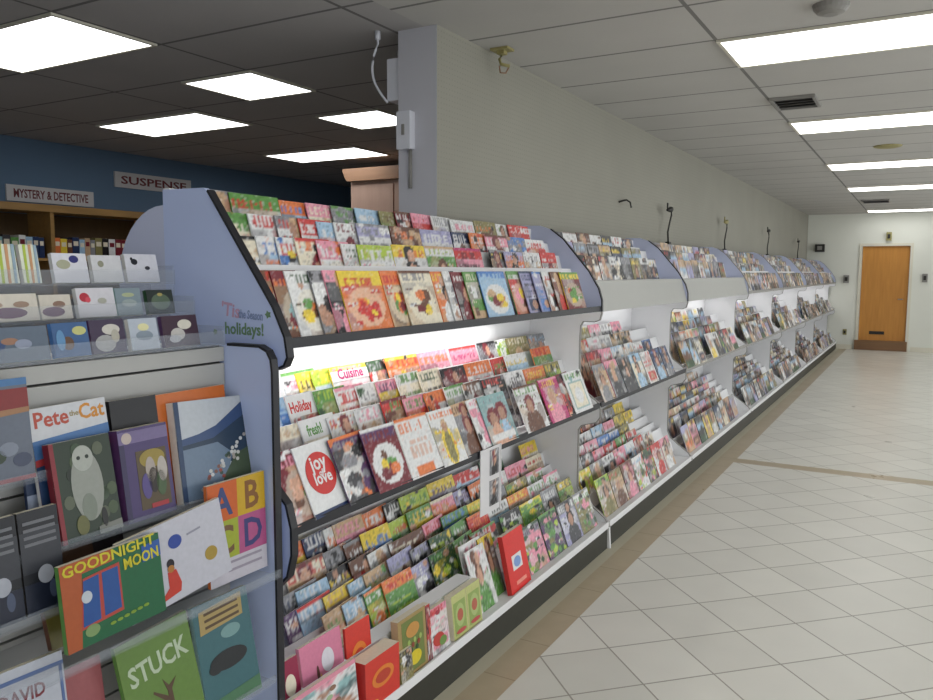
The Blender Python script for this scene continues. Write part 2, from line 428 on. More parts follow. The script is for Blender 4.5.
ROWS1 = {
'TL': [(1.56, 0.057, 'BR R BR O f'), (1.621, 0.052, 'DR O BR T f'), (1.677, 0.097, 'W DG W BR f'), (1.778, 0.059, 'GR K K GR n'), (1.841, 0.057, 'P GR K P p'), (1.902, 0.22, 'Y R O R f'), (2.126, 0.101, 'O R TN R f'), (2.231, 0.201, 'C GR C BR f'), (2.436, 0.08, 'O Y O W p'), (2.52, 0.054, 'W GR W TN n'), (2.578, 0.088, 'DR W K DR p'), (2.67, 0.109, 'G C C G h'), (2.783, 0.235, 'B LB LB TN c'), (3.042, 0.124, 'G W R P f'), (3.17, 0.122, 'LV N LV N t'), (3.296, 0.107, 'LV W LV B t'), (3.407, 0.089, 'W R W BR n'), (3.5, 0.106, 'BR W BR R p'), (3.61, 0.235, 'Y G DR G f')],
'Ta': [(1.648, 0.055, 'C TN C K p'), (1.706, 0.079, 'W B LB O t'), (1.789, 0.079, 'W R B Y h'), (1.872, 0.094, 'C O C R p'), (1.971, 0.117, 'P W W O f'), (2.092, 0.077, 'W DG W R f'), (2.173, 0.203, 'L W W P f'), (2.379, 0.217, 'Y O W R p'), (2.601, 0.216, 'W L G TN p'), (2.821, 0.235, 'R DR P M t'), (3.136, 0.133, 'K Y K GR p'), (3.273, 0.197, 'LV O O LV p'), (3.474, 0.193, 'W GR W TN n'), (3.671, 0.198, 'R W W R p')],
'Tb': [(1.637, 0.105, 'G C C R t'), (1.747, 0.11, 'W R W R t'), (1.861, 0.101, 'GR R W GR p'), (1.966, 0.084, 'R W W P t'), (2.054, 0.084, 'LB W P LB t'), (2.143, 0.118, 'W DR W BR p'), (2.264, 0.198, 'LV GR W GR t'), (2.466, 0.202, 'BR O TN BR n'), (2.673, 0.235, 'LV W W LV t'), (2.922, 0.152, 'N W W GR p'), (3.077, 0.136, 'O W O R n'), (3.217, 0.219, 'P W W BR p'), (3.44, 0.197, 'GR B GR B n'), (3.64, 0.235, 'W R R W t')],
'Tc': [(1.644, 0.088, 'GR LV TN GR p'), (1.736, 0.211, 'G R W G t'), (1.951, 0.126, 'O B LB R t'), (2.082, 0.127, 'P C C R p'), (2.213, 0.133, 'GR G GR G g'), (2.35, 0.145, 'LB W LB W k'), (2.499, 0.103, 'OL BR OL G g'), (2.606, 0.11, 'DR W DR BR n'), (2.72, 0.149, 'P R R P f'), (2.873, 0.144, 'W GR W LV t'), (3.021, 0.212, 'W P W GR p'), (3.238, 0.216, 'OL O BR OL n'), (3.458, 0.126, 'W G W GR p'), (3.587, 0.235, 'R W R O t')],
'M1': [(1.606, 0.086, 'DR P DR SK f'), (1.697, 0.154, 'W R W R joy'), (1.855, 0.147, 'V GR DGR O n'), (2.006, 0.188, 'V DR DR W c'), (2.198, 0.202, 'W O W O t2'), (2.404, 0.169, 'W O W Y gown'), (2.577, 0.121, 'TN BR GR BR p'), (2.702, 0.079, 'W P W P n'), (2.785, 0.235, 'T GR T SK two'), (3.109, 0.235, 'W G W BR p'), (3.376, 0.212, 'M Y M P p'), (3.592, 0.073, 'DR K K R n'), (3.669, 0.235, 'W G W T fr')],
'M2': [(1.736, 0.102, 'C TN BR C f'), (1.842, 0.13, 'W G C G t'), (1.977, 0.138, 'W R W Y p'), (2.119, 0.153, 'W P W N p'), (2.275, 0.129, 'R G BR DR f'), (2.408, 0.14, 'P G R L f'), (2.553, 0.145, 'O R W O n'), (2.702, 0.141, 'W G W G h'), (2.848, 0.153, 'W BR W BR p'), (3.005, 0.217, 'K R GR DG n'), (3.226, 0.198, 'W K GR W n'), (3.428, 0.235, 'O Y L O f')],
'M3': [(1.828, 0.037, 'LB B B W n'), (1.868, 0.135, 'W R W R t'), (2.008, 0.1, 'G L G R g'), (2.112, 0.113, 'W R W P t'), (2.229, 0.116, 'W GR W DG t'), (2.349, 0.125, 'P V Y DG t'), (2.479, 0.15, 'W G C V t'), (2.633, 0.156, 'C DG C V t'), (2.793, 0.197, 'K DR DR K p'), (2.994, 0.235, 'O W W R t'), (3.247, 0.13, 'R G DG R f'), (3.381, 0.235, 'W Y Y W k'), (3.687, 0.235, 'O R G O f')],
'M4': [(1.938, 0.064, 'W P W G t'), (2.006, 0.072, 'Y K Y LB t'), (2.082, 0.087, 'L Y LB L t'), (2.173, 0.219, 'Y P W P t'), (2.395, 0.113, 'DG GR R DG n'), (2.512, 0.224, 'O R O Y t'), (2.74, 0.235, 'P O P W t'), (2.999, 0.235, 'P M P R t'), (3.256, 0.179, 'GR K GR K p'), (3.439, 0.116, 'W L W G n'), (3.559, 0.235, 'OL C OL TN p'), (3.806, 0.235, 'GR LB GR LB n')],
'B5': [(1.964, 0.092, 'O R Y O t'), (2.06, 0.11, 'N W N R n'), (2.173, 0.041, 'W O W O n'), (2.219, 0.178, 'TN P P TN t'), (2.401, 0.135, 'O W R O t'), (2.54, 0.102, 'K W GR K n'), (2.646, 0.212, 'L G L Y t'), (2.862, 0.22, 'Y V V W t'), (3.086, 0.235, 'R W LB W t'), (3.336, 0.235, 'DG G DG G g'), (3.783, 0.201, 'Y P C R f')],
'B4': [(1.908, 0.201, 'C R TN BR p'), (2.112, 0.109, 'GR K W K n'), (2.225, 0.092, 'BR W K GR p'), (2.321, 0.178, 'Y B B Y t'), (2.504, 0.124, 'L R G R f'), (2.631, 0.181, 'G Y Y K t'), (2.816, 0.191, 'P O O C t'), (3.011, 0.134, 'LV BR W V n'), (3.149, 0.153, 'O W W K n'), (3.306, 0.21, 'W P C R f'), (3.52, 0.235, 'P R GR P p')],
'B3': [(1.847, 0.048, 'GR N GR N p'), (1.899, 0.164, 'LB W LB G k'), (2.067, 0.119, 'K Y W K t'), (2.19, 0.104, 'BR W R BR p'), (2.297, 0.124, 'W GR W BR p'), (2.426, 0.235, 'BR C GR BR t'), (2.675, 0.13, 'P R DG P f'), (2.809, 0.221, 'G B B L t'), (3.034, 0.167, 'Y L G Y g'), (3.205, 0.204, 'GR W GR N p'), (3.413, 0.235, 'OL Y L G g')],
'B2': [(1.787, 0.061, 'V W V W t'), (1.852, 0.124, 'LB W LB R k'), (1.98, 0.125, 'Y TN TN O f'), (2.109, 0.088, 'LB W LB W h'), (2.201, 0.144, 'TN GR G TN g'), (2.35, 0.144, 'LV GR W K p'), (2.498, 0.127, 'GR LV K GR n'), (2.629, 0.17, 'DG L DG Y g'), (2.803, 0.133, 'G W DG G t'), (2.94, 0.182, 'R O R O t'), (3.126, 0.2, 'W K W K k'), (3.329, 0.22, 'O Y TN O h')],
'B1': [(1.905, 0.099, 'TN G O C f'), (2.008, 0.112, 'LB W TN LB h'), (2.124, 0.096, 'G W L O f'), (2.224, 0.183, 'O R G L gr'), (2.411, 0.123, 'LV W GR LV n'), (2.538, 0.188, 'DG G DG Y g'), (2.73, 0.122, 'G W G W g'), (2.856, 0.235, 'R W W G g'), (3.134, 0.205, 'K W G K g'), (3.343, 0.235, 'L G G Y g')],
}
# ------------------------------------------------------------------ camera
H0 = 1.5
YAW, PIT, ROLL, FPX = CAMP
cam = bpy.data.cameras.new('camera'); cam.sensor_width = 36; cam.sensor_fit = 'HORIZONTAL'; cam.lens = FPX/933*36
cam.clip_start = .02
co = bpy.data.objects.new('camera', cam); COL.objects.link(co)
f = Vector((-sin(YAW)*cos(PIT), cos(YAW)*cos(PIT), -sin(PIT))); r0 = Vector((cos(YAW), sin(YAW), 0)); u0 = r0.cross(f)
r2 = r0*cos(ROLL)+u0*sin(ROLL); u2 = -r0*sin(ROLL)+u0*cos(ROLL)
m3 = Matrix((r2, u2, -f)).transposed()
co.matrix_world = Matrix.Translation((0, 0, H0)) @ m3.to_4x4(); SC.camera = co

# ------------------------------------------------------------------ the setting
CZ = 2.65; YB = 17.3; XW = -2.03; YL = 10.4
def S(name, m, *b, lab=None):
    mb = MB(); mb.box(*b); return struct(mb.build(name, m), lab)
S('floor', M_floor, -2.1, 3.4, -6.0, YB, -.06, 0)
S('floor', M_carpet, -6.9, -2.1, -6.0, YL, -.06, 0)
S('ceiling', M_ceil_r, -2.10, 3.4, -6.0, YB, CZ, CZ+.06)
S('ceiling', M_ceil_l, -6.9, -2.10, -6.0, YL, CZ, CZ+.06)
S('wall_left', M_peg, -2.25, XW, 3.25, YB, 0, CZ)
S('wall_far_left', M_blue, -7.0, -6.9, -6.0, YL, 0, CZ)
S('wall_left_back', M_blue, -7.0, -2.25, YL, YL+.1, 0, CZ)
mb = MB(); mb.box(3.4, 3.5, -6.0, YB, 0, .35); mb.box(3.4, 3.5, -6.0, YB, 2.3, CZ)  # wall openings shaped to let the added side light in
for k in range(9): mb.box(3.4, 3.5, -6.0+k*2.9, -5.8+k*2.9 if k < 8 else YB, .35, 2.3)
struct(mb.build('wall_right', M_wall))
mb = MB(); mb.box(3.45, 3.455, -5.9, 17.1, .36, 2.29); struct(mb.build('window_3', M_glass), 'long shop front glass on the right')
la = bpy.data.lights.new('concourse_light', 'AREA'); la.shape = 'RECTANGLE'; la.size = 1.9; la.size_y = 22.9; la.energy = SIDE; la.color = (.95, .98, 1.)  # unseen fill light, added to brighten the lower rack tiers
lo = bpy.data.objects.new('concourse_light', la); COL.objects.link(lo); lo.location = (3.58, 5.6, 1.32); lo.rotation_euler = (0, radians(90), 0)
YF = -6.0
mb = MB(); mb.box(-7.0, 3.5, YF-.1, YF, 0, .45); mb.box(-7.0, 3.5, YF-.1, YF, 2.4, CZ); mb.box(-7.0, -6.4, YF-.1, YF, .45, 2.4); mb.box(3.0, 3.5, YF-.1, YF, .45, 2.4)
struct(mb.build('wall_front', M_wall))
mb = MB()
for k in range(7): mb.box(-6.4+9.4*k/6-.03, -6.4+9.4*k/6+.03, YF-.07, YF-.02, .45, 2.4)
mb.box(-6.4, 3.0, YF-.07, YF-.02, .45, .5); mb.box(-6.4, 3.0, YF-.07, YF-.02, 2.35, 2.4)
wf = struct(mb.build('window_1', M_metal), 'shop window behind the camera')
mb = MB(); mb.box(-6.4, 3.0, YF-.05, YF-.045, .5, 2.35); struct(mb.build('window_2', M_glass), 'clear shop window glass')
la = bpy.data.lights.new('daylight', 'AREA'); la.shape = 'RECTANGLE'; la.size = 9.3; la.size_y = 1.85; la.energy = DAY; la.color = (.62, .78, 1.)  # unseen window light, added for the bluish cast on camera-facing panels
lo = bpy.data.objects.new('daylight', la); COL.objects.link(lo); lo.location = (-1.7, YF-.15, 1.42); lo.rotation_euler = (radians(-90), 0, 0)
# back wall with the door opening
D0, D1, DH = -1.03, -.21, 2.02
mb = MB(); mb.box(-2.25, D0, YB, YB+.12, 0, CZ); mb.box(D1, 3.5, YB, YB+.12, 0, CZ); mb.box(D0, D1, YB, YB+.12, DH, CZ)
struct(mb.build('wall_back', M_wall))
mb = MB(); mb.box(XW, -1.12, YB-.012, YB, 0, .09); mb.box(-.12, 3.4, YB-.012, YB, 0, .09)
struct(mb.build('baseboard_back', M_trim))
t = .05
mb = MB(); mb.box(D0-t, D0, YB-.02, YB, 0, DH+t); mb.box(D1, D1+t, YB-.02, YB, 0, DH+t); mb.box(D0, D1, YB-.02, YB, DH, DH+t)
struct(mb.build('trim_1', M_trim))
d = MB(); d.box(D0+.005, D1-.005, YB+.03, YB+.07, .19, DH-.005)
dr = struct(d.build('door_1', M_door, None, (D0, YB+.03, 0)), 'plain oak door at the far end of the aisle')
mb = MB(); mb.box(D0-.06, D1+.03, YB-.06, YB+.03, 0, .19); part(mb, 'kick_box', wood('worn_brown_wood', hx('6e5038'), hx('8a6848'), 'x'), dr)
mb = MB(); mb.box(-.84, -.58, YB+.018, YB+.03, .31, .37); mb.box(-.82, -.6, YB+.012, YB+.018, .335, .35); part(mb, 'mail_slot', M_dark, dr)
mb = MB(); mb.tube([(-.30, YB+.03, 1.0), (-.30, YB-.01, 1.0), (-.38, YB-.01, 1.0)], .01); part(mb, 'handle', M_metal, dr)

# ------------------------------------------------------------------ ceiling lights
def troffer(x0, x1, y0, y1, m, label, group):
    e = empty('ceiling_light', ((x0+x1)/2, (y0+y1)/2, CZ)); tag(e, label, 'ceiling light', group)
    a = MB(); w = .018; z0, z1 = CZ-.012, CZ-.0005
    a.box(x0, x1, y0, y0+w, z0, z1); a.box(x0, x1, y1-w, y1, z0, z1); a.box(x0, x0+w, y0+w, y1-w, z0, z1); a.box(x1-w, x1, y0+w, y1-w, z0, z1)
    part(a, 'frame', M_trim, e)
    b = MB(); b.box(x0+w, x1-w, y0+w, y1-w, CZ-.009, CZ-.003); part(b, 'diffuser', m, e)
RL = [(4.139, 4.715, 'nearest long ceiling light over the tiled aisle'), (6.60, 7.18, 'second long ceiling light over the tiled aisle'),
      (9.30, 9.88, 'third long ceiling light over the tiled aisle'), (11.95, 12.53, 'fourth long ceiling light over the tiled aisle'),
      (16.4, 16.98, 'farthest long ceiling light, just before the back wall')]
for y0, y1, l in RL: troffer(-.95, .215, y0, y1, M_diff, l, 'long ceiling lights over the aisle')
troffer(-.95, .215, 1.2, 1.78, M_diff, 'long ceiling light above the camera position in the aisle', 'long ceiling lights over the aisle')  # unseen fixture, added to brighten panels and lower shelves
for y0, n_ in ((-1.4, 'just behind the camera'), (-4.0, 'nearest the shop window')): troffer(-.95, .215, y0, y0+.58, M_diff, 'long ceiling light over the aisle, '+n_, 'long ceiling lights over the aisle')  # unseen fixtures behind the camera, added to light the end panels
for i_, y0 in enumerate((-4.0, -1.4, 1.2, 4.139, 6.6, 9.3, 11.95, 14.6)):  # unseen second row, added to keep up the aisle light
    troffer(1.38, 2.545, y0, y0+.576, M_diff, 'long ceiling light of the right hand row, '+ORD[i_+1]+' from the shop window', 'long ceiling lights of the right hand row')
for i_, (x0, y0) in enumerate(((-4.0, .5), (-4.6, -1.5), (-4.0, -4.0))):  # unseen fixtures, added to lighten the left panels and books
    troffer(x0, x0+1.165, y0, y0+.575, M_diff_l, 'ceiling light of the left room, '+ORD[i_+1]+' one behind the display rack', 'ceiling lights in the dim left room')
LL = [(-4.61, -3.45, 2.257, 2.83, 'largest ceiling light in the upper left corner of the dim room'),
      (-4.0, -3.42, 3.445, 4.02, 'square ceiling light second from the left above the rack end'),
      (-5.79, -4.64, 4.12, 4.69, 'long ceiling light above the genre signs'),
      (-4.0, -3.42, 4.68, 5.25, 'square ceiling light partly hidden by the wall end'),
      (-5.77, -4.62, 5.96, 6.54, 'farthest long ceiling light above the pink cabinet')]
for x0, x1, y0, y1, l in LL: troffer(x0, x1, y0, y1, M_diff_l, l, 'ceiling lights in the dim left room')

# vents and small ceiling things
def vent(x0, x1, y0, y1, lab):
    e = empty('ceiling_vent', ((x0+x1)/2, (y0+y1)/2, CZ)); tag(e, lab, 'vent', 'air vents in the ceiling')
    a = MB(); w = .02
    a.box(x0, x1, y0, y0+w, CZ-.02, CZ-.0005); a.box(x0, x1, y1-w, y1, CZ-.02, CZ-.0005); a.box(x0, x0+w, y0+w, y1-w, CZ-.02, CZ-.0005); a.box(x1-w, x1, y0+w, y1-w, CZ-.02, CZ-.0005)
    part(a, 'frame', M_grey, e)
    b = MB(); b.box(x0+w, x1-w, y0+w, y1-w, CZ-.006, CZ-.001); part(b, 'duct_opening', M_dark, e)
    for k in range(4):
        yy = y0+w+(y1-y0-2*w)*(k+.5)/4
        c = MB(); c.add([(x0+w, yy-.02, CZ-.018), (x1-w, yy-.02, CZ-.018), (x1-w, yy+.02, CZ-.008), (x0+w, yy+.02, CZ-.008), (x0+w, yy-.02, CZ-.02), (x1-w, yy-.02, CZ-.02), (x1-w, yy+.02, CZ-.01), (x0+w, yy+.02, CZ-.01)], [(0, 1, 2, 3), (7, 6, 5, 4), (0, 4, 5, 1), (2, 6, 7, 3), (1, 5, 6, 2), (0, 3, 7, 4)])
        part(c, 'louver', M_grey, e)
vent(-.94, -.66, 5.65, 6.03, 'dark square ceiling vent between the first and second aisle lights')
vent(-.9, -.5, 14.1, 14.6, 'small dark ceiling vent near the back wall')
def disc(name, x, y, rad, h, m, lab, cat, prof=None):
    mb = MB(); mb.tube([(x, y, CZ-.0005), (x, y, CZ-h*.45), (x, y, CZ-h*.8), (x, y, CZ-h)], [rad, rad*.95, rad*.75, rad*.4], 20)
    o = mb.build(name, m, None, (x, y, CZ)); tag(o, lab, cat); return o
disc('smoke_detector', -.40, 3.84, .075, .045, M_grey, 'round grey smoke detector on the ceiling above the nearest aisle light', 'smoke detector')
disc('ceiling_speaker', -.33, 8.25, .12, .02, M_cream, 'flat cream disc on the ceiling between second and third aisle lights', 'speaker')
# old bracket at the ceiling above the pegboard
e = empty('ceiling_bracket', (-1.97, 3.74, CZ)); tag(e, 'small yellowed bracket and hook on the ceiling beside the pegboard wall', 'bracket')
mb = MB(); mb.box(-2.0, -1.90, 3.72, 3.80, CZ-.012, CZ-.0005); mb.box(-1.97, -1.93, 3.74, 3.78, CZ-.03, CZ-.012); part(mb, 'plate', M_cream, e)
mb = MB(); mb.tube([(-1.95, 3.76, CZ-.03), (-1.965, 3.76, CZ-.05), (-1.96, 3.765, CZ-.075), (-1.92, 3.79, CZ-.085)], .009); part(mb, 'hook', M_cream, e, True)
mb = MB(); mb.tube([(-1.965, 3.76, CZ-.085), (-1.96, 3.76, CZ-.12), (-1.935, 3.775, CZ-.122), (-1.925, 3.79, CZ-.09)], .004); part(mb, 'ring', M_crown, e, True)

# things on the end of the partition wall
e = empty('wall_switch_box', (-2.19, 3.25, 2.1)); tag(e, 'white switch box with grey conduit on the end of the partition wall', 'switch box')
mb = MB(); mb.box(-2.232, -2.155, 3.205, 3.25, 2.085, 2.262); part(mb, 'cover', M_whitep, e)
mb = MB(); mb.box(-2.20, -2.185, 3.200, 3.205, 2.15, 2.2); part(mb, 'switch', M_grey, e)
mb = MB(); mb.tube([(-2.175, 3.24, 2.085), (-2.175, 3.24, 1.90)], .009); part(mb, 'conduit', M_grey, e, True)
e = empty('emergency_light_box', (-2.25, 3.27, 2.45)); tag(e, 'white box hanging on the left side of the partition wall near the ceiling', 'box')
mb = MB(); mb.box(-2.325, -2.251, 3.262, 3.40, 2.33, 2.53); part(mb, 'housing', M_whitep, e)
mb = MB(); mb.tube([(-2.29, 3.32, 2.53), (-2.30, 3.32, 2.57), (-2.28, 3.32, 2.61), (-2.26, 3.32, 2.6)], .007); part(mb, 'bracket', M_grey, e, True)
mb = MB(); pts = [(-2.335, 3.2, CZ-.001), (-2.335, 3.2, 2.60)]
for k in range(12):
    t_ = k/11; pts.append((-2.335-.06*sin(pi*t_)+.02*t_, 3.2+.05*t_, 2.59-.27*t_))
mb.tube(pts, .006); mb.tube([(-2.335, 3.2, CZ-.001), (-2.335, 3.2, CZ-.04)], .014)
o = mb.build('power_cord', M_whitep, None, (-2.335, 3.2, CZ), True); tag(o, 'thin white cord looping down from the ceiling left of the partition wall', 'cord')

# small boxes on the back wall
def wallbox(name, x, z, w, h, d, m, lab, cat):
    e = empty(name, (x, YB, z)); tag(e, lab, cat)
    mb = MB(); mb.box(x-w/2, x+w/2, YB-d, YB-.0005, z-h/2, z+h/2); part(mb, 'housing', m, e)
    mb = MB(); mb.box(x-w/4, x+w/4, YB-d-.012, YB-d, z-h/4, z+h/4); part(mb, 'front_plate', M_dark if m != M_dark else M_grey, e)
wallbox('alarm_bell', -1.79, 1.99, .17, .15, .09, M_dark, 'small dark alarm box high on the back wall in the left corner', 'alarm')
wallbox('thermostat', -1.29, 1.38, .10, .15, .04, M_grey, 'grey thermostat on the back wall left of the oak door', 'thermostat')
wallbox('light_switch', .05, 1.41, .09, .16, .03, M_grey, 'grey switch plate on the back wall right of the oak door', 'switch')
wallbox('exit_lamp', -.585, 2.20, .09, .16, .06, M_cream, 'small cream lamp fitting above the oak door', 'lamp')
wallbox('wall_outlet', -1.27, .335, .07, .11, .012, M_cream, 'cream wall outlet low on the back wall left of the oak door', 'outlet')

# ------------------------------------------------------------------ magazine racks
LIP = -1.475
PROF = [(-1.95, 1.755), (-1.84, 1.752), (-1.775, 1.73), (-1.70, 1.675), (-1.548, 1.50), (-1.492, 1.41), (-1.474, 1.35), (-1.472, 1.28), (-1.482, 1.245), (-1.51, 1.235), (-1.575, 1.235), (-1.59, 1.21),
        (-1.595, 1.12), (-1.593, .91), (-1.57, .86), (-1.487, .80), (-1.468, .76), (-1.468, .72), (-1.49, .69), (-1.575, .665), (-1.592, .64),
        (-1.593, .32), (-1.57, .27), (-1.43, .165), (-1.402, .12), (-1.395, 0.001), (-1.95, 0.001)]
NPROF = [(-1.84, 1.722), (-1.68, 1.72), (-1.665, 1.71), (-1.44, 1.405), (-1.402, 1.33), (-1.394, 1.28), (-1.405, 1.26), (-1.43, 1.25), (-1.52, 1.245),
         (-1.52, .97), (-1.45, .93), (-1.408, .89), (-1.392, .83), (-1.392, .76), (-1.408, .70), (-1.45, .66), (-1.50, .64), (-1.50, .3), (-1.42, .2), (-1.415, .001), (-1.95, .001), (-1.95, 1.30), (-1.84, 1.30)]
GEO = {'TL': (-1.556, 1.500, 18, .2), 'Ta': (-1.69, 1.60, 15, .24), 'Tb': (-1.76, 1.67, 15, .24), 'Tc': (-1.83, 1.737, 15, .24),
       'M1': (-1.556, .988, 23, .217), 'M2': (-1.66, 1.035, 20, .26), 'M3': (-1.74, 1.10, 20, .26), 'M4': (-1.82, 1.165, 20, .26),
       'B0': (-1.525, .345, 20, .215),
       'B1': (-1.63, .385, 20, .22), 'B2': (-1.69, .42, 20, .25), 'B3': (-1.745, .455, 20, .27), 'B4': (-1.80, .505, 20, .27), 'B5': (-1.85, .565, 20, .27)}
def foot(k):
    X, z, l, H = GEO[k]; l = radians(l); return X+sin(l)*H, z-cos(l)*H, GEO[k][2], H
BAYS = [1.51, 4.03, 5.82, 8.16, 10.4, 12.7, 15.0, 17.25]
BN = ['nearest bay', 'second bay', 'third bay', 'fourth bay', 'fifth bay', 'sixth bay', 'farthest bay']
def edge_strip(prof, i0, i1, y0, y1, th=.006):
    mb = MB(); mb.quadstrip_y(prof[i0:i1+1], -th, y0, y1); return mb
RK_LAB = ['white magazine rack nearest the camera, behind the lavender end panel', 'second white magazine rack, with a blank header under its top magazines',
          'third white magazine rack along the wall, also with a blank header', 'fourth white magazine rack along the pegboard wall',
          'fifth white magazine rack along the wall', 'sixth white magazine rack, second from the back wall', 'farthest white magazine rack, touching the back wall']
for bi in range(7):
    y0, y1 = BAYS[bi], BAYS[bi+1]-.001
    rk = empty('magazine_rack', (-1.7, y0, 0)); tag(rk, RK_LAB[bi], 'magazine rack', 'white magazine racks in a row along the wall')
    P = .018; a, b = y0+(P if bi == 0 else 0), y1-P     # clear width
    fascia = bi in (1, 2)
    if bi == 0:
        mb = MB(); mb.prism_y(NPROF, y0, y0+P); sp = part(mb, 'side_panel', M_lilac_cast, rk); sp['label'] = 'lavender end panel'
        mb = MB(); mb.quadstrip_y(NPROF[2:20], -.007, y0-.003, y0+P+.003); part(mb, 'edge_trim', M_black, sp)
        # painted words on the end panel, as lettering lying on its face
        def dec(s, size, x, z, m, sx=1., rz=0.):
            vs, fs, w = text_mesh(s, size); q = MB(); c_, s_ = cos(rz), sin(rz)
            q.add([(x+v[0]*sx*c_-v[1]*s_, y0-.0008-v[2], z+v[0]*sx*s_+v[1]*c_) for v in vs], fs); part(q, 'painted_word', m, sp)
        dec("'Tis", .05, -1.625, 1.383, M_pink, 1.0, -.12)
        dec('the Season', .032, -1.56, 1.376, M_bluep, .62, -.05)
        dec('holidays!', .044, -1.612, 1.332, M_grn, .92)
        for (u, v, s_) in ((-1.455, 1.387, .011), (-1.648, 1.335, .009)):
            q = MB(); n = 10; pts = [(u+s_*(1 if k % 2 else .6)*cos(k*2*pi/n), v+s_*(1 if k % 2 else .6)*sin(k*2*pi/n)) for k in range(n)]
            q.add([(x, y0-.001, z) for x, z in pts]+[(x, y0, z) for x, z in pts], [tuple(range(n))]+[(i, i+n, (i+1) % n+n, (i+1) % n) for i in range(n)]); part(q, 'painted_flower', M_grn, sp)
    # far side panel: top coloured with the bluish light cast, white below
    mb = MB(); mb.prism_y(PROF[:7]+[(-1.472, 1.29), (-1.95, 1.29)], y1-P, y1); s1 = part(mb, 'side_panel', M_lilac_cast2, rk)
    mb = MB(); mb.prism_y([(-1.95, 1.29), (-1.472, 1.29)]+(PROF[7:] if bi == 0 else PROF[7:25]+[(-1.402, .116), (-1.435, .116), (-1.435, .001), (-1.95, .001)]), y1-P, y1); s2 = part(mb, 'side_panel', M_white, rk)
    mb = MB(); mb.quadstrip_y(PROF[2:7]+[(-1.472, 1.29)], -.005, y1-P-.002, y1-.0005); part(mb, 'edge_trim', M_black if bi < 2 else M_grey, s1)
    mb = MB(); mb.quadstrip_y([(-1.472, 1.29)]+PROF[7:25], -.004, y1-P-.002, y1-.0005); part(mb, 'edge_trim', M_grey, s2)
    mb = MB(); mb.box(-1.915, -1.89, 1.575 if bi == 0 else a, b, .001, 1.735); part(mb, 'back_panel', M_white, rk)
    mb = MB(); mb.box(-1.889, -1.41, a, b, .115, .14); dk = part(mb, 'base_deck', M_white, rk)
    mb = MB(); mb.box(-1.41, -1.404, a, b, .116, .150); part(mb, 'deck_lip', M_white, dk)
    mb = MB(); mb.box(-1.43, -1.411, a if bi < 1 else y0, b if bi < 1 else y1, 0.001, .115); part(mb, 'toe_kick', M_kick, rk)
    mb = MB(); mb.box(-1.889, -1.476, a, b, .765, .785); sh = part(mb, 'shelf', M_white, rk)
    mb = MB(); mb.box(-1.476, -1.468, a, b, .768, .797); part(mb, 'shelf_lip', M_black if bi < 2 else M_grey, sh)
    mb = MB(); mb.box(-1.889, -1.482, a, b, 1.288, 1.306); sh = part(mb, 'top_shelf', M_white, rk)
    if fascia:
        mb = MB(); mb.add([(-1.474, y, z) for y in (a, b) for z in (1.288, )]+[(-1.52, a, 1.452), (-1.52, b, 1.452), (-1.486, a, 1.288), (-1.486, b, 1.288), (-1.532, a, 1.452), (-1.532, b, 1.452)],
                          [(0, 1, 3, 2), (4, 6, 7, 5), (0, 4, 5, 1), (2, 3, 7, 6), (0, 2, 6, 4), (1, 5, 7, 3)])
        part(mb, 'header_board', M_header, sh)
        mb = MB(); mb.box(-1.66, -1.534, a, b, 1.444, 1.452); part(mb, 'header_top', M_white, sh)
    else:
        mb = MB(); mb.box(-1.482, -1.474, a, b, 1.29, 1.318); part(mb, 'shelf_lip', M_black if bi < 1 else M_grey, sh)
    # pockets: a floor and a low board for each stepped row
    def pockets(rows, zfloor):
        for k in rows:
            X, z, l, H = foot(k); lr = radians(l)
            mb = MB()
            if z-.004 > zfloor+.006: mb.box(X-.034, X+.004, a, b, z-.005, z-.001)
            fr = (X+.013, z-.001)          # board just in front of the row
            L = max(.05, H-.085-(.0 if k != 'B1' else .06))
            q0 = (fr[0], max(zfloor+.001, fr[1])); q1 = (fr[0]-sin(lr)*L, fr[1]+cos(lr)*L)
            mb.prism_y([q0, (q0[0]+.003, q0[1]), (q1[0]+.003, q1[1]), q1], a, b)
            part(mb, 'pocket', M_white, rk)
    if fascia: pockets(['Tb', 'Tc'], 1.306)
    else: pockets(['Ta', 'Tb', 'Tc'], 1.306)
    pockets(['M3', 'M4'], .785); pockets(['B1', 'B2', 'B3', 'B4', 'B5'], .14)
    # lamp under the top shelf
    bl = a+2.1 if bi == 0 else b
    tb = MB(); tb.tube([(-1.79, a+.08, 1.268), (-1.79, bl-.08, 1.268)], .009, 10)
    if True:
        lf = MB(); lf.box(-1.815, -1.765, a+.04, bl-.04, 1.279, 1.288); lf = part(lf, 'lamp_fitting', M_whitep, rk)
        part(tb, 'lamp_tube', M_tube, lf, True)
        la = bpy.data.lights.new('shelf_lamp', 'AREA'); la.shape = 'RECTANGLE'; la.size = .03; la.size_y = (bl-a)-.16; la.energy = SHELF*(bl-a)*(1 if bi == 0 else .08 if bi == 1 else .3); la.color = (1, .985, .96)
        lo = bpy.data.objects.new('shelf_lamp', la); COL.objects.link(lo); lo.location = (-1.79, (a+bl)/2, 1.255)
        lo.rotation_euler = (0, radians(-12), 0)
# ledge in the nearest bay, in front of the stepped rows
mb = MB(); mb.box(-1.546, -1.480, 1.53, 2.63, .141, .300)
o = mb.build('display_ledge', M_white, None, (-1.515, 1.53, .14)); tag(o, 'long white ledge on the bottom deck behind the pink and red books', 'ledge')

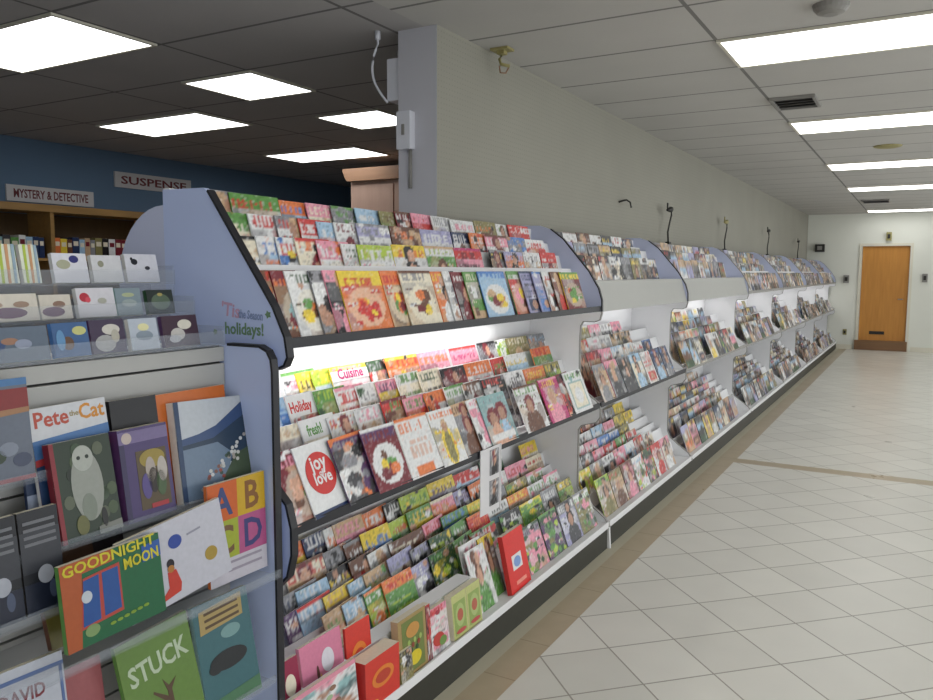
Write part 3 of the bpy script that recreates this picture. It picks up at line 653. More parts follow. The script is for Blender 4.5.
# ------------------------------------------------------------------ magazines
mags = []      # (row, bay, order, y, w, spec)
for k, L in ROWS1.items():
    for i, (y, w, s) in enumerate(L): mags.append((k, 0, i, y, w, s))
def lastend(k): L = ROWS1[k]; return L[-1][0]+max(L[-1][1], .19), len(L)
KINDS = ['p', 'p', 'p', 't', 'n', 'f', 'h', 'g', 'k', 't']
LIGHTS = ['W', 'W', 'W', 'C', 'GR', 'LB', 'TN', 'GR', 'BR', 'P', 'LV', 'T', 'DGR', 'K', 'N', 'Y', 'OL', 'W']
ACC = ['R', 'BR', 'TN', 'N', 'P', 'G', 'O', 'GR', 'K', 'Y', 'B', 'DR']
DARKS = ['K', 'DGR', 'GR', 'W', 'BR', 'N', 'GR', 'W', 'K', 'LV', 'OL', 'TN', 'C', 'DGR']
def dspec(r): return ' '.join([r.choice(DARKS), r.choice(['W', 'GR', 'R', 'K', 'Y', 'LB']), r.choice(DARKS), r.choice(DARKS), r.choice(['p', 'n', 'p', 't', 'k'])])
def rspec(r): return ' '.join([r.choice(LIGHTS), r.choice(ACC), r.choice(LIGHTS), r.choice(ACC), r.choice(KINDS)])
fill = {'B0': ['P DG M G g', 'GR V G P g', 'GR W LV GR p', 'DG G OL P g'], 'Tb': ['R W R O t'], 'Tc': []}
xt = random.Random(77)
EXT = ['G Y G DG g', 'GR W GR K p', 'Y O OL G g', 'W G W P g', 'OL Y L G g', 'C R TN BR p', 'LB W GR DG k', 'P W GR V g', 'DG L DG G g', 'W K GR BR p']
for k in ROWS1:
    if k in ('TL', 'M1'): continue
    y, n_ = lastend(k)
    while y+.19 < 3.985-(0 if k[0] != 'M' else .1):
        mags.append((k, 0, n_, y+.004, .19, xt.choice(EXT))); n_ += 1; y += .2
# nearest bay: the open deck past the ledge
yy = 3.12
for i, s in enumerate(['GR V P DG g', 'DG P V G g', 'GR W LV DGR p', 'W G OL GR g']):
    mags.append(('B0', 0, i, yy, .2, s)); yy += .212
BAY2 = {'M4': ['LB P LB B n', 'LB B LB W n', 'OL Y OL W t', 'P W W P t', 'W GR K W n', 'P GR GR C n', 'V W LV B n', 'C W C W h'],
        'M3': ['R W BR Y p', 'R W W DR p', 'W P W P t', 'W GR W GR t', 'TN K OL TN h', 'TN GR OL K n', 'B LB LV W n', 'GR C C OL n'],
        'M2': ['BR O TN DR p', 'DR R TN R p', 'P W P DR n', 'W LB W LB t', 'W TN LB W n', 'W R W R t', 'N B N B p', 'W C C W n'],
        'M1': ['GR TN TN GR p', 'P V GR DGR p', 'GR DGR K DGR p', 'LB W C LB p', 'W R W R t', 'N B N LB p', 'N B N GR p', 'C OL C OL n'],
        'B0': ['L G TN OL p', 'OL R TN BR p', 'BR P BR P p', 'W LB W R g', 'DG K DGR R g', 'R W W R p', 'P BR TN W p', 'Y TN W OL p'],
        'B5': ['P W P BR n', 'P R TN K p', 'O K O BR n', 'K BR DR TN p', 'BR GR DGR BR p', 'GR OL OL GR n', 'Y OL Y OL t', 'GR K GR W p'],
        'B4': ['GR K W GR n', 'LV W W LV p', 'W K W GR n', 'LB W W B n', 'P R W P t', 'OL Y OL Y n', 'Y OL OL Y n', 'GR W GR N p'],
        'B3': ['W G W LV n', 'W P W P n', 'P W W P n', 'B W LB B n', 'B W B W k', 'OL Y DG OL n', 'Y OL OL G n', 'GR W W GR n'],
        'B2': ['W GR W GR p', 'K W GR W n', 'P W P R n', 'R W R W t', 'G W R G n', 'R W W TN p', 'W R TN W p', 'GR LV W GR p'],
        'B1': ['Y L Y L n', 'GR W OL GR p', 'W K W GR n', 'P R W P n', 'W LB LB W n', 'R W W R p', 'W R C TN p', 'Y W TN Y p']}
for bi in range(1, 7):
    r = random.Random(100+bi)
    rows = list(GEO) if bi > 2 else [k for k in GEO if k != 'TL']
    for k in rows:
        y = BAYS[bi]+.03+r.uniform(0, .02)
        end = BAYS[bi+1]-{'T': .12, 'M': .26, 'B': .22}[k[0]]-(0 if k in ('M1', 'B0', 'TL') else r.uniform(0, .18) if k[0] != 'T' else 0); i = 0
        # the rows thin out towards the far end of a bay
        while y+.19 < end:
            w = r.choice([.195, .205, .21, .185])
            if y+w > end: break
            s = dspec(r) if (k[0] == 'T' or bi >= 3 or r.random() < .3) else rspec(r)
            if bi == 1 and k in BAY2 and i < len(BAY2[k]): s = BAY2[k][i]
            if bi >= 2 and k[0] == 'M' and r.random() < .12: y += .21; continue
            mags.append((k, bi, i, y, w, s)); i += 1
            y += w+r.uniform(.004, .012)
TIER = {'T': 'top tier', 'M': 'middle tier', 'B': 'bottom tier'}
ROWN = {'TL': 'front row', 'Ta': 'second row', 'Tb': 'third row', 'Tc': 'back row', 'M1': 'front row', 'M2': 'second row', 'M3': 'third row', 'M4': 'back row',
        'B0': 'front row', 'B1': 'second row', 'B2': 'third row', 'B3': 'fourth row', 'B4': 'fifth row', 'B5': 'back row'}
VISW = {'TL': 0, 'M1': 0, 'B0': 0}
def dist(m):
    return m[3] - (1.2 if m[0] in VISW else 0)
mags.sort(key=dist)
N_IND = 300-CARDS_RESERVED
stock = MB()
for n, (k, bi, i, y, w, s) in enumerate(mags):
    X, z, l, H = foot(k); r = random.Random(hash_(k)*1000+bi*50+i)
    fan = w < .16
    W = max(w, .185) if fan else w
    yaw = 5.5 if fan else r.uniform(-.3, .9)
    Hh = H*(1-r.uniform(0, .05)) if k not in ('M1', 'TL') else H*(1-r.uniform(0, .03))
    front = k in ('TL', 'M1', 'B0')
    if bi == 0: nx, ny = (22, 30) if front else (20, 32)
    elif bi == 1: nx, ny = (12, 18)
    else: nx, ny = (6, 9)
    sp = s
    if s.endswith('joy'): sp = 'W R W R joy'
    mb = cover_mb(W, Hh, .004, sp, nx, ny, r, bow=.001, speck=(.4 if front and bi == 0 else .8))
    if s.endswith('joy'):
        flat_ell(mb, W*.5, Hh*.56, W*.38, Hh*.3, .0035, CL['R'], n=36)
        for t_, q, sz in (('joy', .62, .062), ('of', .525, .026), ('love', .42, .052)): flat_text(mb, t_, sz, W*.5, Hh*q, .0045, CL['W'], center=True)
        flat_poly(mb, [(0, 0), (W, 0), (W, .014), (0, .014)], .0035, CL['N'])
    if s == 'Y P W P t':
        flat_poly(mb, [(.0, Hh*.78), (W, Hh*.78), (W, Hh*.93), (0, Hh*.93)], .0035, CL['W']); flat_text(mb, 'Cuisine', .052, W*.5, Hh*.81, .0045, CL['M'], center=True, sx=.95)
    if s == 'W G C G t':
        flat_poly(mb, [(.0, Hh*.74), (W, Hh*.74), (W, Hh), (0, Hh)], .0035, CL['W']); flat_text(mb, 'fresh!', .05, W*.36, Hh*.79, .0045, CL['G'], center=True, sx=.7)
    if s == 'W R W R t' and k == 'M3':
        flat_poly(mb, [(.0, Hh*.72), (W, Hh*.72), (W, Hh), (0, Hh)], .0035, CL['W']); flat_text(mb, 'Holiday', .05, W*.36, Hh*.78, .0045, CL['R'], center=True, sx=.75)
    if n < N_IND:
        o = mb.build('magazine', M_print, None, fixn=False)
        place(o, X+.004, y, z+.001, l, yaw, 0)
        a = s.split()
        lab = f"{CNAME[a[2]]} magazine, {CNAME[a[0]]} masthead, {ORD[i+1]} from near end, {ROWN[k]}, {TIER[k[0]]}, {BN[bi]}"
        if s.endswith('joy'): lab = 'white magazine cover with big red circle, front row, middle tier, nearest bay'
        tag(o, lab, 'magazine', f"magazines on the {TIER[k[0]]} of the {BN[bi].replace('bay', 'rack')}")
    else:
        M = Matrix.Translation((X+.004, y, z+.001)) @ Matrix.Rotation(radians(yaw), 4, 'Z') @ Matrix.Rotation(-radians(l), 4, 'Y')
        stock.add([tuple(M @ Vector(v)) for v in mb.v], mb.f, mb.c)
o = stock.build('distant_magazines', M_print, None, (-1.6, BAYS[2], .16), fixn=False)
tag(o, 'many small mixed magazines filling the far racks towards the back wall', 'magazines', kind='stuff')

# ------------------------------------------------------------------ books and gift boxes on the bottom deck of the nearest rack
def solid_book(name, y, w, H, t, spec, lab, X=-1.43, z=.142, lean=8, yaw=0, roll=0, nx=18, ny=22, extra=None, cat='book', pages=None):
    mb = cover_mb(w, H, t, spec, nx, ny, random.Random(hash_(name+lab)), 0)
    if extra: extra(mb, w, H, t/2+.0006)
    o = mb.build(name, M_print, None, fixn=False); place(o, X, y, z, lean, yaw, roll); tag(o, lab, cat, None); return o
def ex_crim(mb, w, H, x):
    flat_poly(mb, [(0, 0), (w, 0), (w, H), (0, H)], x-.0006, hx('8e2444')); flat_ell(mb, w*.55, H*.72, w*.25, H*.12, x+.0004, CL['C'])
solid_book('gift_book', 1.56, .085, .262, .012, 'DR C DR C n', 'crimson book with cream oval label, nearest on the bottom deck', extra=ex_crim, X=-1.468, lean=9)
def ex_pink(mb, w, H, x):
    flat_poly(mb, [(0, 0), (w, 0), (w, H), (0, H)], x-.0006, hx('cf7c98')); flat_ell(mb, w*.62, H*.72, w*.15, H*.13, x+.0004, hx('d8d4dc'))
    flat_poly(mb, [(w*.3, H*.1), (w*.36, H*.5), (w*.42, H*.62), (w*.5, H*.3), (w*.46, H*.1)], x+.0004, hx('c8b030')); flat_ell(mb, w*.48, H*.5, w*.035, H*.09, x+.001, CL['W'])
    flat_ell(mb, w*.36, H*.62, w*.03, H*.1, x+.001, hx('5a3a30'))
solid_book('gift_book', 1.655, .185, .272, .012, 'P M P Y n', 'pink book with yellow flower and pale oval label', extra=ex_pink, X=-1.468, lean=9)
def ex_red(mb, w, H, x):
    flat_poly(mb, [(0, 0), (w, 0), (w, H), (0, H)], x-.0006, hx('cc3a30')); flat_ell(mb, w*.5, H*.55, w*.32, H*.2, x+.0004, hx('d87c34'))
    flat_ell(mb, w*.5, H*.55, w*.22, H*.12, x+.001, hx('b84030')); flat_ell(mb, w*.2, H*.12, w*.15, H*.06, x+.0004, CL['Y'])
solid_book('gift_book', 1.85, .125, .255, .008, 'R O R O t', 'thin red and orange book leaning behind the thick red one', extra=ex_red, X=-1.474, lean=5)
solid_book('gift_book', 1.845, .18, .162, .056, 'R O R O t', 'thick red book with cream page block and orange circle cover', extra=ex_red, X=-1.435, z=.142, lean=1, yaw=0)
def ex_wood(mb, w, H, x):
    flat_poly(mb, [(0, 0), (w, 0), (w, H), (0, H)], x-.0006, hx('a08858')); flat_poly(mb, [(w*.12, H*.06), (w*.9, H*.06), (w*.9, H*.94), (w*.12, H*.94)], x+.0002, hx('6d7a40'))
    flat_ell(mb, w*.5, H*.74, w*.24, H*.12, x+.001, hx('c08c48')); flat_ell(mb, w*.55, H*.26, w*.22, H*.12, x+.001, hx('d4c030'))
    for q in range(9): flat_ell(mb, w*(.2+.07*q), H*(.42+.07*(q % 3)), w*.05, H*.045, x+.0016, [hx('345030'), hx('8c4030'), hx('9ab060')][q % 3])
solid_book('gift_book', 2.055, .165, .205, .028, 'TN G OL Y n', 'wood coloured Christmas book with green picture and yellow star', extra=ex_wood, X=-1.436, lean=4)
solid_book('gift_book', 2.223, .028, .20, .028, 'DR R DR R n', 'narrow dark red book standing beside the wood coloured book', X=-1.436, lean=4)
def ex_pw(mb, w, H, x):
    flat_ell(mb, w*.4, H*.3, w*.3, H*.14, x, hx('b83a34')); flat_ell(mb, w*.62, H*.22, w*.2, H*.1, x+.0006, hx('6a8a44')); flat_ell(mb, w*.5, H*.86, w*.12, H*.05, x, hx('a03040'))
solid_book('gift_book', 2.255, .12, .165, .018, 'P R W P t', 'white and pink book with red berries beside the green boxes', extra=ex_pw, X=-1.432, lean=8)
def ex_gb(mb, w, H, x):
    flat_poly(mb, [(0, 0), (w, 0), (w, H), (0, H)], x-.0006, hx('b9bc7c')); flat_poly(mb, [(w*.1, H*.08), (w*.9, H*.08), (w*.9, H*.82), (w*.1, H*.82)], x+.0002, hx('8fa45c'))
    flat_ell(mb, w*.5, H*.5, w*.2, H*.14, x+.001, hx('b0604c')); flat_ell(mb, w*.5, H*.14, w*.34, H*.05, x+.001, hx('b84848')); flat_ell(mb, w*.5, H*.5, w*.3, H*.26, x+.0006, hx('a8b878'))
solid_book('card_box', 2.40, .105, .165, .03, 'C G L R n', 'pale green card box, nearer of the matching pair on the deck', extra=ex_gb, X=-1.436, lean=6, cat='box')
solid_book('card_box', 2.508, .105, .165, .03, 'C G L R n', 'pale green card box, farther of the matching pair on the deck', extra=ex_gb, X=-1.436, lean=6, cat='box')
solid_book('magazine', 2.65, .15, .25, .004, 'W P W G p', 'white magazine with grey and green photo beside the green card boxes', X=-1.45, lean=18)
solid_book('magazine', 2.66, .17, .262, .004, 'W P W P t', 'large white magazine with pink title behind the green card boxes', X=-1.49, lean=16)
solid_book('magazine', 2.80, .12, .255, .004, 'Y W GR G p', 'yellow topped magazine just left of the bright red book', X=-1.475, lean=18)
def ex_rb(mb, w, H, x):
    flat_poly(mb, [(0, 0), (w, 0), (w, H), (0, H)], x-.0006, hx('d62c28')); flat_poly(mb, [(w*.25, H*.35), (w*.72, H*.35), (w*.72, H*.6), (w*.25, H*.6)], x+.0004, CL['W'])
    flat_ell(mb, w*.49, H*.47, w*.17, H*.09, x+.001, hx('7a9ad0')); flat_poly(mb, [(w*.3, H*.1), (w*.8, H*.1), (w*.8, H*.16), (w*.3, H*.16)], x+.0004, hx('e89080'))
solid_book('gift_book', 2.875, .2, .25, .022, 'R W R W n', 'bright red book with white square standing on the bottom deck', extra=ex_rb, X=-1.432, lean=12, yaw=2)
# lowest foreground: a white book lying against the kick edge
def ex_low(mb, w, H, x):
    flat_ell(mb, w*.3, H*.5, w*.16, H*.16, x, hx('4a7ac0')); flat_poly(mb, [(0, H*.93), (w, H*.93), (w, H), (0, H)], x, hx('d88ca0'))
    for q in range(5): flat_ell(mb, w*(.55+.06*(q % 3)), H*(.3+.12*q), w*.05, H*.04, x+.0006, [hx('8a6a58'), hx('9ab08c')][q % 2])
solid_book('gift_book', 1.545, .285, .185, .014, 'W P T W n', 'wide pale green book with pink top edge in front of the pink book', extra=ex_low, X=-1.425, z=.142, lean=6)
solid_book('gift_book', 2.04, .07, .11, .012, 'OL K OL DGR n', 'small olive and grey book below the thick red book', X=-1.413, z=.142, lean=6)

# hanging strip of two photos on the middle shelf edge
e = empty('hanging_sign_strip', (-1.46, 2.66, .79)); tag(e, 'narrow white strip with two grey photos hanging from the middle shelf edge', 'sign')
mb = MB(); mb.box(-1.462, -1.459, 2.66, 2.83, .535, .80); mb.box(-1.459, -1.455, 2.822, 2.83, .535, .80); part(mb, 'card', M_sign, e)
for z0 in (.69, .565):
    mb = cover_mb(.075, .105, .002, 'GR W GR K p', 8, 10, random.Random(5+int(z0*100)), 0)
    mb.v = [(x-1.4575, y+2.735, z+z0-.005) for x, y, z in mb.v]; part(mb, 'photo', M_print, e)

# ------------------------------------------------------------------ near rack with greeting cards and children's books
XS = -1.572; YN = 1.485; Y0 = -.35
rk = empty('book_display_rack', (-1.75, Y0, 0)); tag(rk, 'slatwall display rack with greeting card trays and picture books, nearest on the left', 'display rack')
# slatwall with real grooves: one board per slat
G0 = 1.262; sl = MB(); gv = MB()
k = 0; zt = 1.305
edges = [1.305]+[G0-.0735*i for i in range(17)]+[.02]
for i in range(len(edges)-1):
    sl.box(XS-.016, XS, Y0, YN-.018, edges[i+1]+.003, edges[i]-.003)
gv.box(XS-.03, XS-.0165, Y0, YN-.018, .012, 1.305)
part(sl, 'slatwall', M_slat, rk); part(gv, 'groove_backing', M_groove, rk)
mb = MB(); mb.prism_y([(-2.03, .001), (-1.408, .001), (-1.408, 1.245), (-1.412, 1.275), (-1.424, 1.295), (-1.448, 1.305), (-2.03, 1.305)], YN-.016, YN); s0 = part(mb, 'side_panel', M_lilac_cast, rk); s0['label'] = 'lavender end panel with rounded top corner'
mb = MB(); mb.quadstrip_y([(-1.408, .001), (-1.408, 1.245), (-1.412, 1.275), (-1.424, 1.295), (-1.448, 1.305), (-1.56, 1.305)], .007, YN-.019, YN+.003); part(mb, 'edge_trim', M_black, s0)
arc = [(-1.84, 1.3055)]+[(-1.84-.2*sin(q*pi/20), 1.46+.22*cos(q*pi/20)) for q in range(11)]+[(-2.04, 1.3055)]
mb = MB(); mb.prism_y(arc, 1.5105, 1.526); part(mb, 'rear_panel', M_lilac_cast2, rk)
mb = MB(); mb.box(-2.0, -1.61, Y0, YN-.02, .001, 1.30); part(mb, 'cabinet_body', M_white, rk)
# stepped card shelves of clear plastic
TR = [(-1.60, 1.306, 'lowest'), (-1.71, 1.382, 'middle'), (-1.765-.02, 1.462, 'top')]
for X, z, nm in TR:
    mb = MB(); mb.box(X-.07, X+.035, Y0, YN-.02, z, z+.004); tr = part(mb, 'card_tray', M_acr, rk)
    mb = MB(); mb.box(X+.033, X+.037, Y0, YN-.02, z, z+.038); part(mb, 'tray_lip', M_acr, tr)
    mb = MB(); mb.box(X-.07, X+.033, YN-.024, YN-.02, z+.005, z+.05); part(mb, 'tray_end', M_acr, tr)
    if z > 1.32:
        mb = MB(); mb.box(X-.074, X-.06, Y0, YN-.02, 1.305, z); mb.box(X+.02, X+.034, Y0, YN-.02, TRZ(z), z-.001); part(mb, 'tray_riser', M_acr, tr)
def card(y0, y1, tier, H, spec, lab, extra=None):
    X, z, nm = TR[tier]; w = y1-y0
    mb = cover_mb(w, H, .012, spec, 16, 14, random.Random(hash_(lab)), 0)
    if extra: extra(mb, w, H, .0066)
    o = mb.build('greeting_card', M_print, None, fixn=False); place(o, X+.012, y0, z+.0055, 12); tag(o, lab, 'greeting card', 'greeting cards in the clear trays')
def stripes(mb, w, H, x):
    flat_poly(mb, [(0, 0), (w, 0), (w, H), (0, H)], x, hx('d8dccc'))
    for q in range(3): flat_poly(mb, [(w*(.15+.3*q), 0), (w*(.28+.3*q), 0), (w*(.38+.3*q), H), (w*(.22+.3*q), H)], x+.0005*(q+1), [hx('a8bc48'), hx('c4946c'), hx('92a8b8')][q])
def plain(bg, spots):
    def f_(mb, w, H, x):
        flat_poly(mb, [(0, 0), (w, 0), (w, H), (0, H)], x, hx(bg))
        for i, (u, v, ru, rv, c) in enumerate(spots): flat_ell(mb, w*u, H*v, w*ru, H*rv, x+.0004*(i+1), hx(c), n=14)
    return f_
F = plain
card(1.005, 1.052, 2, 0.090, 'W L W L n', 'striped lime and white card, nearer of the two in the top tray', stripes)
card(1.062, 1.104, 2, 0.090, 'W L W L n', 'striped lime and white card, farther of the two in the top tray', stripes)
card(1.137, 1.226, 2, 0.072, 'W B W B n', 'white card with dark blue flower in the top tray', F('d4d4dc', [(.62, .8, .14, .13, '2e3070'), (.3, .62, .2, .16, 'a8a890')]))
card(1.238, 1.322, 2, 0.069, 'W GR W GR n', 'plain white card with small grey mark in the top tray', F('cccccf', [(.3, .68, .1, .12, '8c8c78')]))
card(1.334, 1.432, 2, 0.074, 'W K W K n', 'white card with black bird near the lavender panel', F('d0d0d8', [(.28, .72, .1, .11, '1c1c24'), (.66, .5, .08, .07, '34343c'), (.2, .82, .04, .06, '1c1c24')]))
card(.90, 1.048, 1, 0.060, 'W V W V n', 'cream card with purple mountain shape in the middle tray', F('cfc8bc', [(.55, .3, .28, .2, '5c2c4c'), (.3, .6, .18, .14, 'a89080'), (.75, .6, .12, .12, '9c8474')]))
card(1.053, 1.128, 1, 0.056, 'W V W V n', 'cream card with small purple hill beside the red flower card', F('cbc4b8', [(.4, .3, .36, .2, '5c3450'), (.6, .6, .2, .14, '8c7060')]))
card(1.144, 1.243, 1, 0.070, 'W R W R n', 'white card with red flower in the middle tray', F('cccad0', [(.2, .68, .13, .16, 'b02c3c'), (.28, .6, .07, .1, 'd04c5c'), (.65, .55, .12, .1, 'a8a89c')]))
card(1.247, 1.318, 1, 0.068, 'T W T GR n', 'grey-teal card second from the far end of the middle tray', F('7c8c94', [(.5, .75, .25, .08, 'a8b08c'), (.5, .45, .3, .14, '98a4a4')]))
card(1.336, 1.416, 1, 0.062, 'DG K DG G n', 'dark green card at the far end of the middle tray', F('2c3430', [(.5, .5, .36, .34, '5c6c58'), (.5, .8, .1, .07, 'b0a060')]))
card(.82, 1.0, 0, 0.072, 'B W B N n', 'blue patterned card nearest in the lowest tray', F('5c6878', [(.3, .5, .2, .2, '3c5078'), (.55, .6, .1, .1, '94705c'), (.7, .5, .1, .14, '8890a4'), (.15, .6, .1, .14, 'a0b0b8')]))
card(1.011, 1.094, 0, 0.075, 'B Y B N n', 'bright blue card with yellow label in the lowest tray', F('3c5c88', [(.4, .4, .16, .2, '604838'), (.75, .75, .2, .13, 'b8b878'), (.2, .5, .12, .3, '5c88b0')]))
card(1.099, 1.186, 0, 0.077, 'V W V W n', 'purple card with white blossoms in the lowest tray', F('3c3048', [(.4, .3, .3, .25, '9c9c9c'), (.6, .7, .26, .16, 'c0bcb4'), (.7, .5, .12, .2, 'a8a498')]))
card(1.199, 1.277, 0, 0.075, 'W Y W GR n', 'white card with pale yellow label in the lowest tray', F('a8b0bc', [(.5, .72, .2, .12, 'd0cc9c'), (.5, .45, .3, .16, '7c8894')]))
card(1.292, 1.399, 0, 0.077, 'V W V W n', 'dark maroon card with white blossom, farthest in the lowest tray', F('3a2434', [(.4, .4, .2, .2, 'b8b4b0'), (.62, .7, .2, .16, 'c8c4b8'), (.3, .25, .16, .12, 'a8a8ac')]))

# clear book ledges hooked in the slatwall
def ledge(y0, y1, z, X1, lab=None):
    mb = MB(); mb.box(XS+.0005, X1, y0, y1, z-.005, z-.001); L_ = part(mb, 'book_ledge', M_acr, rk)
    mb = MB(); mb.box(X1-.004, X1, y0, y1, z, z+.016); part(mb, 'ledge_lip', M_acr, L_)
ledge(.5, 1.44, .945, -1.455)
ledge(.5, 1.05, 1.085, -1.50)
ledge(.5, 1.44, .735, -1.362)
ledge(.5, 1.44, .45, -1.385)
def book(y, w, H, t, spec, lab, X, z, lean, extra=None, yaw=0, roll=0, nx=22, ny=26, name='picture_book'):
    mb = cover_mb(w, H, t, spec, nx, ny, random.Random(hash_(lab)), 0)
    if extra: extra(mb, w, H, t/2+.0005)
    o = mb.build(name, M_print, None, fixn=False); place(o, X, y, z, lean, yaw, roll); tag(o, lab, 'book', "children's books on the slatwall"); return o
def c(q): return tuple(v*.72 for v in hx(q))
def P_(mb, pts, w, H, x, col): flat_poly(mb, [(u*w, v*H) for u, v in pts], x, c(col))
def full(mb, w, H, x, col): P_(mb, [(0, 0), (1, 0), (1, 1), (0, 1)], w, H, x-.0004, col)
def ex_land(mb, w, H, x):
    full(mb, w, H, x, 'c8ced6'); P_(mb, [(0, .62), (.3, .66), (.55, .72), (.75, .82), (1, .95), (1, .5), (0, .45)], w, H, x+.0003, '3c5480')
    P_(mb, [(0, .56), (.5, .6), (.8, .72), (1, .8), (1, .3), (0, .4)], w, H, x+.0006, '2c4058')
    P_(mb, [(0, .52), (.55, .55), (.75, .42), (.6, .1), (.4, .02), (0, .02)], w, H, x+.0009, '7488a0')
    P_(mb, [(.5, 0), (.6, .2), (.8, .4), (1, .45), (1, 0)], w, H, x+.0012, '4c5c44')
    r = random.Random(3)
    for q in range(34):
        t_ = q/34; flat_ell(mb, w*(.3+.62*t_+r.uniform(-.06, .06)), H*(.1+.42*t_+r.uniform(-.08, .08)), w*.025, H*.02, x+.0015, c(r.choice(['d8d8d4', 'a85048', 'b8b0a8', '8c5c50', 'e0e0e0', '44584c'])), n=8)
    P_(mb, [(0, 0), (.06, 0), (.06, 1), (0, 1)], w, H, x+.0018, '2c4468')
    flat_text(mb, 'Lakes & Mountains'[:0] or ' ', .01, 0, 0, x, c('ffffff')) if False else None
book(1.24, .226, .243, .022, 'W GR LB N k', 'large book with mountain lake photo, far end of the upper ledge', -1.485, .948, 10, ex_land, yaw=2, roll=-3)
book(1.225, .21, .262, .012, 'O W O O n', 'orange topped book peeking out behind the mountain lake book', -1.512, .948, 8, lambda mb, w, H, x: full(mb, w, H, x, 'd4702c'))
book(1.10, .122, .265, .012, 'K K K K n', 'black book standing behind the purple book', -1.508, .948, 8, lambda mb, w, H, x: full(mb, w, H, x, '16161c'))
def ex_purp(mb, w, H, x):
    full(mb, w, H, x, '4c3c70'); P_(mb, [(0, .84), (1, .84), (1, .97), (0, .97)], w, H, x+.0003, '7a6c98'); flat_ell(mb, w*.16, H*.9, w*.1, H*.06, x+.0008, c('c8b8b0'))
    P_(mb, [(.3, .1), (.92, .1), (.92, .74), (.3, .74)], w, H, x+.0003, '5a4a30'); flat_ell(mb, w*.62, H*.64, w*.26, H*.1, x+.0008, c('a08c3c'))
    for u, v, cc in ((.45, .35, '5a4c8c'), (.6, .4, '2c2420'), (.75, .35, '48603c'), (.56, .52, 'b4a8a0'), (.8, .5, 'c0b8b0')): flat_ell(mb, w*u, H*v, w*.1, H*.14, x+.0012, c(cc))
    P_(mb, [(.5, .1), (.85, .1), (.85, .15), (.5, .15)], w, H, x+.0016, 'b03038')
    P_(mb, [(0, 0), (.1, 0), (.1, .84), (0, .84)], w, H, x+.0003, '383058')
book(1.083, .128, .205, .028, 'V W V Y n', 'thick purple storybook with golden picture on the upper ledge', -1.478, .948, 8, ex_purp)
def ex_owl(mb, w, H, x):
    full(mb, w, H, x, '283828'); P_(mb, [(0, 0), (.07, 0), (.07, 1), (0, 1)], w, H, x+.0003, '8c2430')
    r = random.Random(9)
    for q in range(14): flat_ell(mb, w*r.uniform(.15, .95), H*r.uniform(.05, .95), w*.09, H*.07, x+.0004, c(r.choice(['3c5038', '4c5c40', '202c20', '5c6450'])), n=10)
    flat_ell(mb, w*.52, H*.52, w*.26, H*.36, x+.0008, c('9ca098')); flat_ell(mb, w*.5, H*.8, w*.17, H*.13, x+.0012, c('b4b8b0')); flat_ell(mb, w*.5, H*.3, w*.12, H*.14, x+.0012, c('848c80'))
    for u in (.43, .57): flat_ell(mb, w*u, H*.81, w*.03, H*.02, x+.0016, c('26302a'))
    flat_ell(mb, w*.35, H*.14, w*.1, H*.1, x+.0012, c('6c6c3c')); flat_ell(mb, w*.72, H*.16, w*.05, H*.1, x+.0012, c('1c1c1c')); P_(mb, [(.6, 0), (1, 0), (1, .1), (.6, .08)], w, H, x+.0012, '8a8c84')
book(.93, .14, .205, .018, 'DR W DG GR n', 'dark green book with pale furry animal and red spine', -1.47, .948, 10, ex_owl, yaw=2)
def ex_pete(mb, w, H, x):
    full(mb, w, H, x, 'd8dae0'); flat_text(mb, 'Pete', .045, w*.04, H*.855, x+.0004, c('c0503c'), sx=.95); flat_text(mb, 'the', .016, w*.50, H*.90, x+.0004, c('a09060')); flat_text(mb, 'Cat', .045, w*.62, H*.865, x+.0004, c('d89030'), sx=.9)
    P_(mb, [(0, .62), (1, .7), (1, .8), (0, .76)], w, H, x+.0003, '4c7ab4'); P_(mb, [(0, 0), (1, 0), (1, .7), (0, .62)], w, H, x+.0006, 'b83c40'); P_(mb, [(0, 0), (1, 0), (1, .64), (0, .57)], w, H, x+.0009, '28436c')
book(.92, .172, .275, .01, 'W O W B n', 'tall white book with orange title words behind the furry animal book', -1.502, .948, 8, ex_pete, roll=1)
def ex_redl(mb, w, H, x):
    full(mb, w, H, x, '6c7484'); P_(mb, [(0, .93), (1, .93), (1, 1), (0, 1)], w, H, x+.0003, '4c7cb0'); P_(mb, [(0, .68), (1, .7), (1, .9), (0, .9)], w, H, x+.0003, '8c2c2c')
    P_(mb, [(0, .6), (1, .66), (1, .71), (0, .68)], w, H, x+.0006, 'a87c58'); P_(mb, [(.2, .36), (.5, .3), (.62, .52), (.4, .58)], w, H, x+.0006, '7c9cd0')
    for q in range(7): flat_ell(mb, w*(.1+.13*q), H*(.2+.06*(q % 3)), w*.1, H*.07, x+.0004, c(['485068', '3a4838', '8890a0'][q % 3]), n=12)
    P_(mb, [(0, 0), (1, 0), (1, .04), (0, .04)], w, H, x+.0008, 'a03c40')
book(.72, .188, .20, .012, 'B W GR R n', 'book with dark red band and blue top at the left photo edge', -1.512, 1.09, 5, ex_redl)
def ex_grn(mb, w, H, x): full(mb, w, H, x, '3c4c6c'); P_(mb, [(0, 0), (1, 0), (1, .3), (0, .3)], w, H, x+.0003, '3a8438'); P_(mb, [(0, .3), (1, .3), (1, .5), (0, .5)], w, H, x+.0003, 'a8b4cc')
book(.902, .05, .2, .008, 'N W N G n', 'narrow green bottomed book between the red banded and furry animal books', -1.525, .948, 5, ex_grn)
